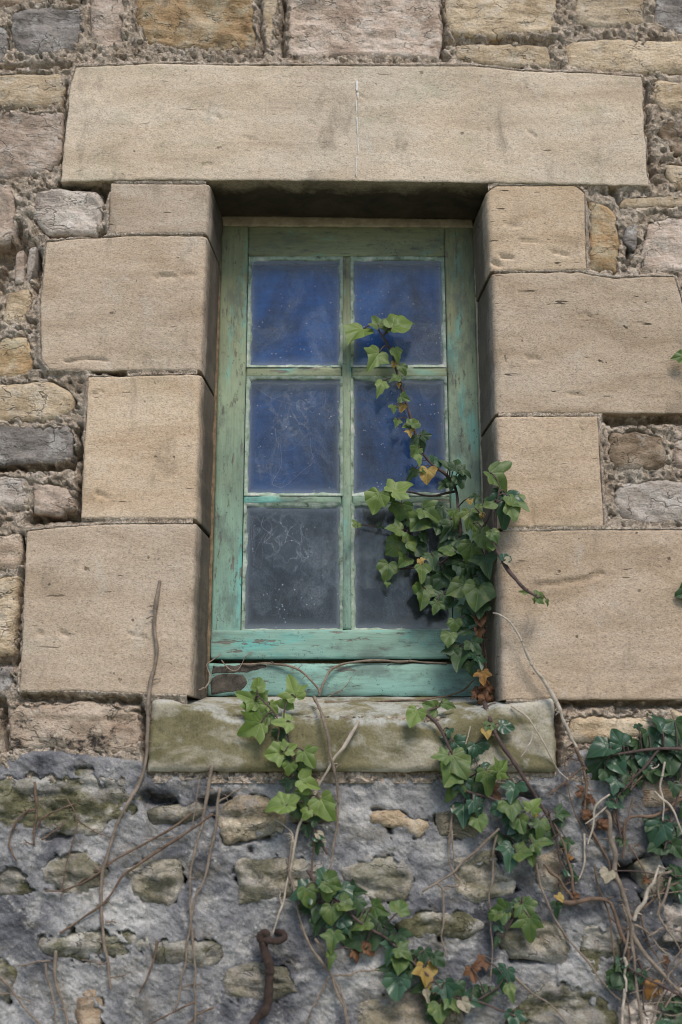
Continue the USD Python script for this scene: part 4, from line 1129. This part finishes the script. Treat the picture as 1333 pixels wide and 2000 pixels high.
ivy('lone dark ivy leaf pair with a yellow leaf by the bent grey stem',
    [([(1125, 1766, -.014), (1105, 1764, -.016), (1088, 1758, -.018)], 3), ([(1105, 1764, -.016), (1119, 1738, -.016), (1117, 1708, -.016)], 2.5)], '''1088 1774 38 95 d 2, 1094 1754 20 60 y 3, 1114 1704 26 40 t 0, 1122 1716 20 - d 0''', 17, on_wall, lift=.8)

ivy('large-leaved dark ivy growing in from the right edge',
    [([(1400, 1470, -.02), (1340, 1465, -.025), (1290, 1462, -.025), (1235, 1470, -.02), (1195, 1474, -.02)], 7), ([(1290, 1462, -.025), (1260, 1500, -.02), (1230, 1530, -.018), (1205, 1565, -.016), (1215, 1640, -.014)], 5),
     ([(1340, 1465, -.025), (1330, 1540, -.02), (1310, 1600, -.02), (1300, 1660, -.02)], 5)],
    '''1174 1462 58 160 t 1, 1168 1496 64 130 d 1, 1208 1496 50 60 t 3, 1208 1444 46 240 t 1, 1229 1446 36 330 d 1, 1288 1412 54 270 t 1, 1282 1450 50 120 t 1, 1306 1438 56 40 t 3, 1324 1424 54 - d, 1248 1421 20 - t, 1262 1487 46 100 t 1, 1308 1484 60 - d 1, 1235 1488 40 - d, 1330 1470 50 - d, 1290 1478 40 - d, 1203 1535 34 - t, 1223 1545 26 - d, 1202 1570 38 20 t 3, 1225 1520 34 - d, 1286 1627 56 120 t 1, 1305 1610 38 300 t, 1314 1645 46 60 d 1, 1283 1655 42 150 d, 1218 1646 26 - d 0, 1330 1620 36 - d, 1210 1640 22 - d, 1250 1460 44 - d, 1266 1440 38 - d, 1300 1505 46 - d, 1275 1510 40 - d, 1248 1520 34 - d, 1325 1500 44 - d, 1190 1515 38 - d, 1216 1470 40 - d, 1320 1450 44 - t, 1295 1640 38 - d, 1322 1660 36 - d, 1270 1610 30 - d, 1318 1540 30 - d, 1340 1580 34 - d, 1212 1555 28 - d''', 18, on_wall)

ivy('ivy leaves and one orange leaf among the bare stems, lower right corner',
    [([(1360, 1960, -.02), (1300, 1930, -.025), (1250, 1905, -.025), (1215, 1880, -.02)], 5), ([(1360, 1720, -.02), (1330, 1712, -.02), (1310, 1716, -.02)], 4)],
    '''1220 1878 26 300 t 0, 1207 1908 48 120 d 3, 1216 1892 34 - d, 1253 1908 24 - t 0, 1272 1931 38 110 o 1, 1322 1983 52 150 d 0, 1330 1716 46 - d, 1322 1704 34 - d, 1187 1711 32 110 p 1, 1261 1721 18 - b, 1303 1878 16 - b, 1198 1915 34 - d, 1318 1730 38 - d, 1334 1745 36 - t, 1230 1920 30 - d, 1306 1965 34 - d, 1335 1960 40 - d, 1300 1995 36 - t''', 19, on_wall, lift=.8)

ivy('single ivy leaf poking in at the right edge beside the large upper jamb block', [([(1420, 690, -.02), (1380, 700, -.025), (1345, 698, -.03)], 4)], '1328 697 34 170 m 3, 1370 705 40 - m', 20, on_wall)
ivy('single dark ivy leaf poking in at the right edge beside the lowest right jamb block', [([(1420, 1165, -.02), (1380, 1160, -.025), (1345, 1160, -.03)], 4)], '1335 1160 30 160 d 1, 1375 1165 40 - m', 22, on_wall)

# ---------------------------------------------------------------- bare stems
def stem(label, lines, mat='bark', off=-.012, name='dry_stem', hairs=0, seed=0):
    rs = np.random.RandomState(seed + 77)
    p0 = lines[0][0][0]
    t = thing(name, label, 'stem', at(p0[0], p0[1], off))
    for k, (pts, wd) in enumerate(lines):
        q = np.array([at(p[0], p[1], p[2] if len(p) > 2 else off) for p in pts])
        n = max(16, int(np.linalg.norm(np.diff(q, axis=0), axis=1).sum() / .010))
        c = spline(q, n)
        w = (np.linspace(.88, .55, n) * wd if np.ndim(wd) == 0 else np.linspace(wd[0], wd[1], n)) * MPP / 2; wd = np.max(wd)
        ms = [tube(c, w, 7, wob=.0028 if wd > 4 else .0018, seed=seed + k, knots=.28)]
        for _ in range(hairs):                    # short aerial rootlets and twig stubs
            i = rs.randint(2, n - 2); d_ = np.array([rs.choice([-1, 1]) * rs.uniform(.4, 1), rs.uniform(-.3, .3), rs.uniform(-.8, .5)]) * rs.uniform(.006, .022)
            ms.append(tube([c[i], c[i] + d_ * .5 + [0, -.002, .001], c[i] + d_], [w[i] * .5, w[i] * .35, w[i] * .2], 5))
        obj('stem' if k == 0 else 'twig', cat_meshes(ms), M[mat], t)
    return t


stem('long dry stem snaking down left of the window from the lowest left jamb block', [([(311, 1135), (304, 1180), (302, 1230), (306, 1275), (296, 1330), (290, 1370, -.02), (287, 1440, -.014), (278, 1510), (250, 1570, -.022), (222, 1625), (205, 1690), (196, 1740), (198, 1800), (208, 1860), (218, 1932)], 9),
      ([(290, 1385, -.02), (300, 1410), (312, 1432)], 3), ([(205, 1800), (228, 1802)], 3), ([(196, 1700), (188, 1694)], 3), ([(205, 1885), (160, 1874)], 3), ([(214, 1912), (246, 1905)], 3)], hairs=14, seed=1)
stem('dry stem slanting down left across the long snaking stem, lower of the slanting pair', [([(416, 1588), (370, 1625), (310, 1662), (250, 1705), (200, 1766), (150, 1800), (118, 1822)], 6)], 'bark_brown', seed=2, hairs=4)
stem('thin dry stem slanting over the chalky stone, upper of the slanting pair', [([(374, 1586), (330, 1622), (290, 1645), (230, 1676), (180, 1712), (140, 1735), (88, 1742)], 5), ([(255, 1660), (190, 1700), (118, 1750)], 3)], 'bark_brown', seed=3)
stem('upright dry stem starting just below the sill, left of its neighbour', [([(412, 1496), (408, 1540), (400, 1590), (385, 1640), (371, 1700), (370, 1750), (374, 1790), (378, 1840), (382, 1920), (384, 1960), (378, 2020)], 7), ([(390, 1524), (380, 1590), (360, 1630), (280, 1640)], 2.5), ([(381, 1922), (355, 1930)], 2.5), ([(382, 1925), (396, 1922)], 2.5)], 'bark', seed=4, hairs=10)
stem('upright dry stem that joins its left neighbour above the mossy stone', [([(430, 1542), (424, 1600), (415, 1640), (405, 1700), (385, 1752), (376, 1780), (372, 1810), (362, 1880), (348, 1950), (340, 1975)], 6), ([(422, 1572), (450, 1552), (480, 1535)], 4)], 'bark', seed=5, hairs=8)
stem('forked dry twig at the left edge in front of the big mossy stone', [([(67, 1530), (71, 1570), (69, 1610), (67, 1650)], 6), ([(70, 1582), (50, 1586), (28, 1612), (18, 1640), (22, 1660), (34, 1682)], 5), ([(72, 1614), (95, 1592), (146, 1572)], 5), ([(82, 1640), (110, 1622), (128, 1602)], 4), ([(66, 1650), (45, 1642)], 3)], 'bark_brown', seed=6, hairs=3)
stem('pair of dry stems dropping off the bottom edge below the moss-topped stone', [([(106, 1858), (106, 1910), (116, 1950), (132, 1990), (135, 2030)], 7), ([(88, 1880), (97, 1930), (106, 1970), (108, 2030)], 5), ([(98, 1877), (70, 1880), (34, 1888)], 4), ([(98, 1958), (112, 1958)], 3)], 'bark', seed=7, hairs=3)
stem('pale dry stem crossing the lower left corner', [([(-20, 1888), (10, 1920), (35, 1955), (60, 1985), (90, 2015)], 6), ([(-10, 1940), (30, 1945), (66, 1960)], 3)], 'bark', seed=8)
stem('short dark twig lying right of the brown stone', [([(308, 1838), (302, 1870), (293, 1900), (272, 1942)], 5)], 'bark_brown', seed=9)
stem('thin dry twig rising along the bottom edge', [([(378, 1958), (350, 1972), (310, 1990), (280, 2010)], 4), ([(420, 1968), (390, 1980), (360, 2010)], 4)], 'bark_brown', seed=10)
stem('dry stem hanging from the window over the sill, crossing a pale one', [([(616, 1362, .06), (624, 1380, -.005), (634, 1408, -.034), (645, 1470, -.03), (652, 1510, -.026), (658, 1550), (659, 1590), (652, 1650), (644, 1710)], 7), ([(652, 1505, -.026), (662, 1494, -.026)], 3)], 'bark', seed=11, hairs=4)
stem('forked grey twig lying against the turquoise sill board of the window', [([(628, 1356, D - .03), (622, 1344, D - .03), (600, 1322, D - .03), (572, 1302, D - .026), (530, 1297, D - .02), (470, 1296, D - .016)], 6), ([(624, 1358, D - .03), (634, 1330, D - .03), (655, 1305, D - .026), (700, 1294, D - .018), (780, 1292, D - .014), (872, 1295, D - .014)], 6), ([(640, 1360, D - .028), (672, 1345, D - .026), (688, 1322, D - .022)], 2.5)], 'bark', seed=12, hairs=6)
stem('long twig lying along the joint under the turquoise sill board', [([(635, 1370, D - .06), (700, 1372, D - .05), (770, 1371, D - .05), (850, 1364, D - .05), (900, 1350, D - .04), (928, 1326, D - .04)], 5)], 'bark_brown', seed=13, hairs=3)
stem('pale dry stem leaning over the sill and running down to the iron hook', [([(699, 1406, -.03), (690, 1428, -.032), (672, 1456, -.032), (650, 1490, -.03), (618, 1545), (597, 1590), (580, 1632), (570, 1690), (556, 1750), (545, 1790), (536, 1822)], 7), ([(576, 1650), (570, 1632), (556, 1630)], 4), ([(573, 1632), (560, 1616), (536, 1598)], 2.5), ([(550, 1765), (546, 1740)], 2.5)], 'bark_pale', seed=14, hairs=5)
stem('dry stem branching off beside the hook and dropping behind the ivy cluster', [([(570, 1640), (566, 1700), (574, 1745), (583, 1790), (600, 1830), (610, 1855), (640, 1900), (662, 1945), (684, 2020)], 6), ([(616, 1835), (632, 1860), (648, 1905), (670, 1950), (690, 2020)], 5), ([(642, 1908), (622, 1950), (608, 1975), (592, 2010)], 5), ([(652, 1908), (680, 1905), (705, 1898), (740, 1894)], 4)], 'bark', seed=15, hairs=8)
stem('reddish dry stem between the sill ivy and the low ivy cluster', [([(613, 1640), (611, 1680), (608, 1715), (602, 1740)], 4), ([(547, 1418, -.032), (542, 1460, -.03)], 4)], 'bark_brown', seed=16)
stem('dry stem hanging below the glossy sill ivy with a hooked end', [([(886, 1572), (880, 1620), (878, 1680), (886, 1706), (898, 1722), (892, 1734), (874, 1732)], 5), ([(882, 1610), (886, 1650), (884, 1690)], 4), ([(856, 1726), (868, 1742), (866, 1790), (864, 1820), (870, 1870)], 5), ([(866, 1742), (874, 1732)], 3)], 'bark', seed=17, hairs=4)
stem('straight dry twig slanting below the dark patch of the wall foot', [([(975, 1622, -.025), (930, 1665), (880, 1706), (826, 1744)], 6)], 'bark', seed=18, hairs=2)
stem('upright dry stem left of the small ivy sprig', [([(970, 1630), (964, 1690), (958, 1750), (960, 1810), (963, 1850), (958, 1920)], 5)], 'bark', seed=19, hairs=4)
stem('bleached stem arching over the lowest right jamb block', [([(962, 1197, -.01), (980, 1200, -.03), (1002, 1218, -.036), (1022, 1256, -.034), (1042, 1300, -.03), (1066, 1340, -.028), (1085, 1372, -.028)], (2.2, 8.5)), ([(1085, 1372, -.028), (1098, 1398, -.026), (1112, 1432, -.022), (1126, 1462, -.02)], 9), ([(1042, 1302, -.03), (1034, 1292, -.034)], 4), ([(1078, 1358, -.028), (1066, 1350, -.03)], 3)], 'bark_pale', seed=20, hairs=8)
stem('thin pale twigs crossing the right end of the sill', [([(998, 1380, -.02), (1030, 1400, -.03), (1050, 1430, -.03), (1070, 1465, -.028), (1090, 1505), (1110, 1524)], 4), ([(1041, 1430, -.03), (1036, 1452, -.03), (1018, 1478, -.03)], 3), ([(918, 1418, -.03), (912, 1454, -.03)], 3)], 'bark_pale', seed=21)
stem('reddish brown stem dropping from the bleached stem to the dead leaves', [([(1126, 1462, -.02), (1140, 1500), (1148, 1540), (1140, 1590), (1158, 1625), (1176, 1655), (1188, 1680), (1192, 1706)], 7), ([(1122, 1450), (1100, 1470), (1104, 1500), (1112, 1545), (1126, 1590), (1140, 1620), (1175, 1655)], 3.5), ([(1137, 1500), (1110, 1524), (1070, 1555)], 4), ([(1110, 1480), (1140, 1488)], 3)], 'bark_brown', seed=22, hairs=16)
stem('long curved pale stem running down to the lower right', [([(1046, 1685), (1052, 1725), (1066, 1756), (1083, 1791), (1107, 1826), (1128, 1856), (1150, 1880), (1175, 1911), (1195, 1940), (1218, 1962)], 5.5)], 'bark', seed=23, hairs=2)
stem('pale hooked twig above the bent grey stem', [([(1139, 1630), (1142, 1660), (1142, 1684), (1135, 1710), (1125, 1726)], 4.5)], 'bark_pale', seed=24)
stem('bent grey stem turning down round the mossy stone', [([(1100, 1762, -.016), (1125, 1766, -.02), (1155, 1757, -.022), (1187, 1758, -.022), (1200, 1778), (1212, 1815), (1226, 1860), (1232, 1900)], 10), ([(1125, 1764, -.02), (1110, 1740), (1085, 1710), (1060, 1690)], 7), ([(1125, 1764, -.02), (1120, 1720), (1105, 1660), (1082, 1610)], 6)], 'bark_brown', off=-.02, seed=25, hairs=6)
stem('thick main ivy stem descending through the right tangle', [([(1181, 1580), (1191, 1596), (1193, 1630), (1202, 1668), (1204, 1712), (1215, 1745), (1226, 1778), (1233, 1808), (1246, 1846), (1263, 1872), (1284, 1894), (1310, 1920), (1345, 1955)], 11), ([(1215, 1745), (1232, 1790), (1236, 1840), (1240, 1900), (1250, 1960), (1256, 2020)], 8), ([(1212, 1730), (1220, 1775), (1230, 1800), (1228, 1840), (1220, 1870)], 7)], 'bark', off=-.022, seed=26, hairs=10)
stem('pale straight branch leaning right out of the tangle', [([(1238, 1798), (1266, 1744), (1286, 1696)], 8), ([(1286, 1692), (1304, 1698)], 3)], 'bark_pale', off=-.03, seed=27, hairs=2)
stem('pale upright stem running off the bottom at the lower right', [([(1221, 1932), (1220, 1960), (1216, 2030)], 8), ([(1222, 1870), (1222, 1935)], 6)], 'bark_pale', off=-.025, seed=28)
stem('thin stem slanting below the mossy stones at the bottom', [([(1008, 1909), (1037, 1938), (1075, 1962), (1105, 1998), (1120, 2020)], 4)], 'bark', seed=29)
stem('pair of pale arching twigs beside the dead leaves', [([(1193, 1550), (1172, 1566), (1162, 1586), (1159, 1616), (1150, 1648)], 5), ([(1185, 1575), (1162, 1595), (1144, 1609)], 4)], 'bark_pale', off=-.024, seed=30)
stem('white forked twig hanging under the large dark ivy', [([(1296, 1490), (1290, 1535), (1294, 1562), (1295, 1602)], 5), ([(1277, 1545), (1294, 1562), (1315, 1584), (1335, 1628)], 5.5), ([(1274, 1502), (1288, 1494)], 4)], 'bark_pale', off=-.026, seed=31)
stem('dark bough bending across the right tangle', [([(1380, 1540), (1333, 1562), (1284, 1590), (1240, 1595), (1224, 1610), (1218, 1680)], 8), ([(1238, 1560), (1228, 1590), (1222, 1625)], 4), ([(1239, 1512), (1234, 1545)], 4), ([(1258, 1510), (1236, 1540)], 3)], 'bark_brown', off=-.018, seed=32, hairs=4)
stem('thin brown stems trailing from the small round leaves', [([(1200, 1586), (1214, 1620), (1226, 1645), (1246, 1680), (1262, 1714), (1282, 1760)], 5), ([(1196, 1584), (1206, 1612), (1212, 1634)], 4), ([(1236, 1652), (1252, 1653)], 2.5)], 'bark_brown', seed=33, hairs=4)
stem('crossing twigs at the far right edge', [([(1310, 1700), (1287, 1722), (1289, 1770), (1286, 1790)], 5), ([(1310, 1716), (1296, 1760), (1290, 1790), (1325, 1850), (1345, 1880)], 5), ([(1268, 1830), (1298, 1814), (1340, 1820)], 4), ([(1345, 1862), (1320, 1890), (1300, 1912)], 5), ([(1345, 1830), (1325, 1865), (1316, 1885)], 4)], 'bark', off=-.024, seed=34, hairs=5)
stem('thin twigs crossing by the orange leaf', [([(1288, 1920), (1276, 1945), (1268, 1965)], 4), ([(1235, 1805), (1262, 1822), (1285, 1845), (1310, 1865)], 5), ([(1254, 1902), (1290, 1880), (1300, 1874)], 3), ([(1256, 1960), (1300, 1958), (1345, 1962)], 3), ([(1300, 1930), (1282, 1970), (1268, 2010)], 4), ([(1252, 1990), (1240, 2020)], 4), ([(1262, 1752), (1300, 1745), (1345, 1740)], 2.5)], 'bark', off=-.020, seed=35, hairs=3)
stem('curled dry tendrils at the lower left corner of the window', [([(402, 1345, .08), (410, 1322, .12), (404, 1300, .13), (412, 1292, .14), (432, 1278, .145)], 4), ([(432, 1290, D - .02), (446, 1306, D - .03), (462, 1310, D - .03), (472, 1298, D - .02), (480, 1282, D - .01), (492, 1272, D - .008)], 3), ([(448, 1298, D - .02), (440, 1312, D - .02)], 2), ([(390, 1348, .04), (402, 1342, .08)], 4)], 'bark', off=.13, seed=36)
stem('bare reddish stems inside the ivy beside the right jamb', [([(948, 1370, .10), (950, 1300, .10), (947, 1240, .10), (945, 1190, .10)], 7), ([(952, 1225, .08), (940, 1218, .08), (930, 1228, .09)], 3)], 'bark_brown', off=.10, seed=37, hairs=8)

stem('thin grey stem looping under the pale faded leaf', [([(1160, 1690), (1172, 1740), (1190, 1790), (1196, 1850), (1206, 1900), (1224, 1950), (1236, 2020)], 4), ([(1190, 1790), (1214, 1812), (1240, 1818)], 3)], 'bark_brown', off=-.014, seed=41, hairs=6)
stem('brown stem crossing behind the pale straight branch', [([(1222, 1800), (1250, 1780), (1276, 1755), (1300, 1735), (1345, 1720)], 4.5), ([(1250, 1780), (1262, 1830), (1290, 1880), (1330, 1925)], 4)], 'bark_brown', off=-.014, seed=42, hairs=6)
stem('dark stem running beside the thick main ivy stem to the corner', [([(1236, 1860), (1262, 1905), (1288, 1935), (1310, 1975), (1330, 2020)], 6), ([(1262, 1905), (1258, 1950), (1268, 2020)], 4)], 'bark_dark', off=-.014, seed=43, hairs=6)
stem('thin pale twigs fanning out over the bottom right corner', [([(1280, 2010), (1300, 1970), (1326, 1930), (1345, 1905)], 3.5), ([(1300, 1970), (1290, 1940), (1296, 1910)], 2.5), ([(1230, 1985), (1270, 1975), (1310, 1985), (1345, 1978)], 3)], 'bark', off=-.022, seed=44, hairs=3)
stem('dark stem behind the hanging ivy right of the sill end', [([(1070, 1580), (1084, 1630), (1096, 1680), (1112, 1720), (1124, 1760)], 5), ([(1096, 1680), (1090, 1720), (1100, 1752)], 3)], 'bark_dark', off=-.014, seed=45, hairs=8)
stem('faint thin stem in front of the big mossy stone at left', [([(130, 1560), (150, 1600), (140, 1650), (128, 1700), (120, 1760)], 3), ([(150, 1600), (180, 1622), (220, 1640)], 2.5)], 'bark_brown', seed=46, hairs=3)

# ---------------------------------------------------------------- dead leaves
def dead(label, spots, seed):
    rs = np.random.RandomState(seed)
    for px, py, size, Y, tone, lab in spots:
        t = thing('dead_leaf', lab, 'dead leaf', at(px, py, Y))
        v, f, uv = leaf_mesh(int(rs.choice([0, 1])), rs)
        c = v[:, :2] - [0, .38]
        curl = 2.4
        v = np.c_[np.sin(c[:, 0] * curl) / curl, np.sin(c[:, 1] * curl * .8) / curl, v[:, 2] - .9 * (c ** 2).sum(1) + .35 * (noise(np.c_[c * 5, np.full(len(c), seed)], seed) - .5)]
        a = rs.uniform(0, 6.28); tip = np.array([math.cos(a), 0, math.sin(a)])
        n_ = np.array([rs.normal(0, .4), -1, rs.normal(.2, .5)]); n_ /= np.linalg.norm(n_)
        tip -= n_ * (tip @ n_); tip /= np.linalg.norm(tip); side = np.cross(tip, n_)
        s = size * MPP
        w = at(px, py, Y) + s * (v[:, :1] * side + v[:, 1:2] * tip + v[:, 2:] * n_)
        obj('blade', (w, f), L[tone], t, uv=uv)


dead('', [(930, 1352, 38, .07, 'b', 'brown curled leaf in the window corner, leftmost of the heap'), (950, 1344, 40, .06, 'b', 'brown curled leaf in the window corner, topmost of the heap'), (948, 1364, 42, .05, 'b', 'brown curled leaf in the window corner, lowest of the heap'),
          (1138, 1548, 30, -.02, 'b', 'dry brown leaf hanging left of the large dark ivy'), (1152, 1562, 28, -.02, 'b', 'dry russet leaf on the reddish brown stem'), (1148, 1590, 30, -.02, 'b', 'shrivelled brown leaf low on the reddish brown stem'),
          (1174, 1608, 32, -.025, 'b', 'rust-brown leaf beside the arching pale twigs'), (1112, 1676, 20, -.02, 'o', 'small orange-brown leaf above the bent grey stem'), (1124, 1750, 24, -.02, 'b', 'small red-brown leaf at the joint of the bent stem')], 4)
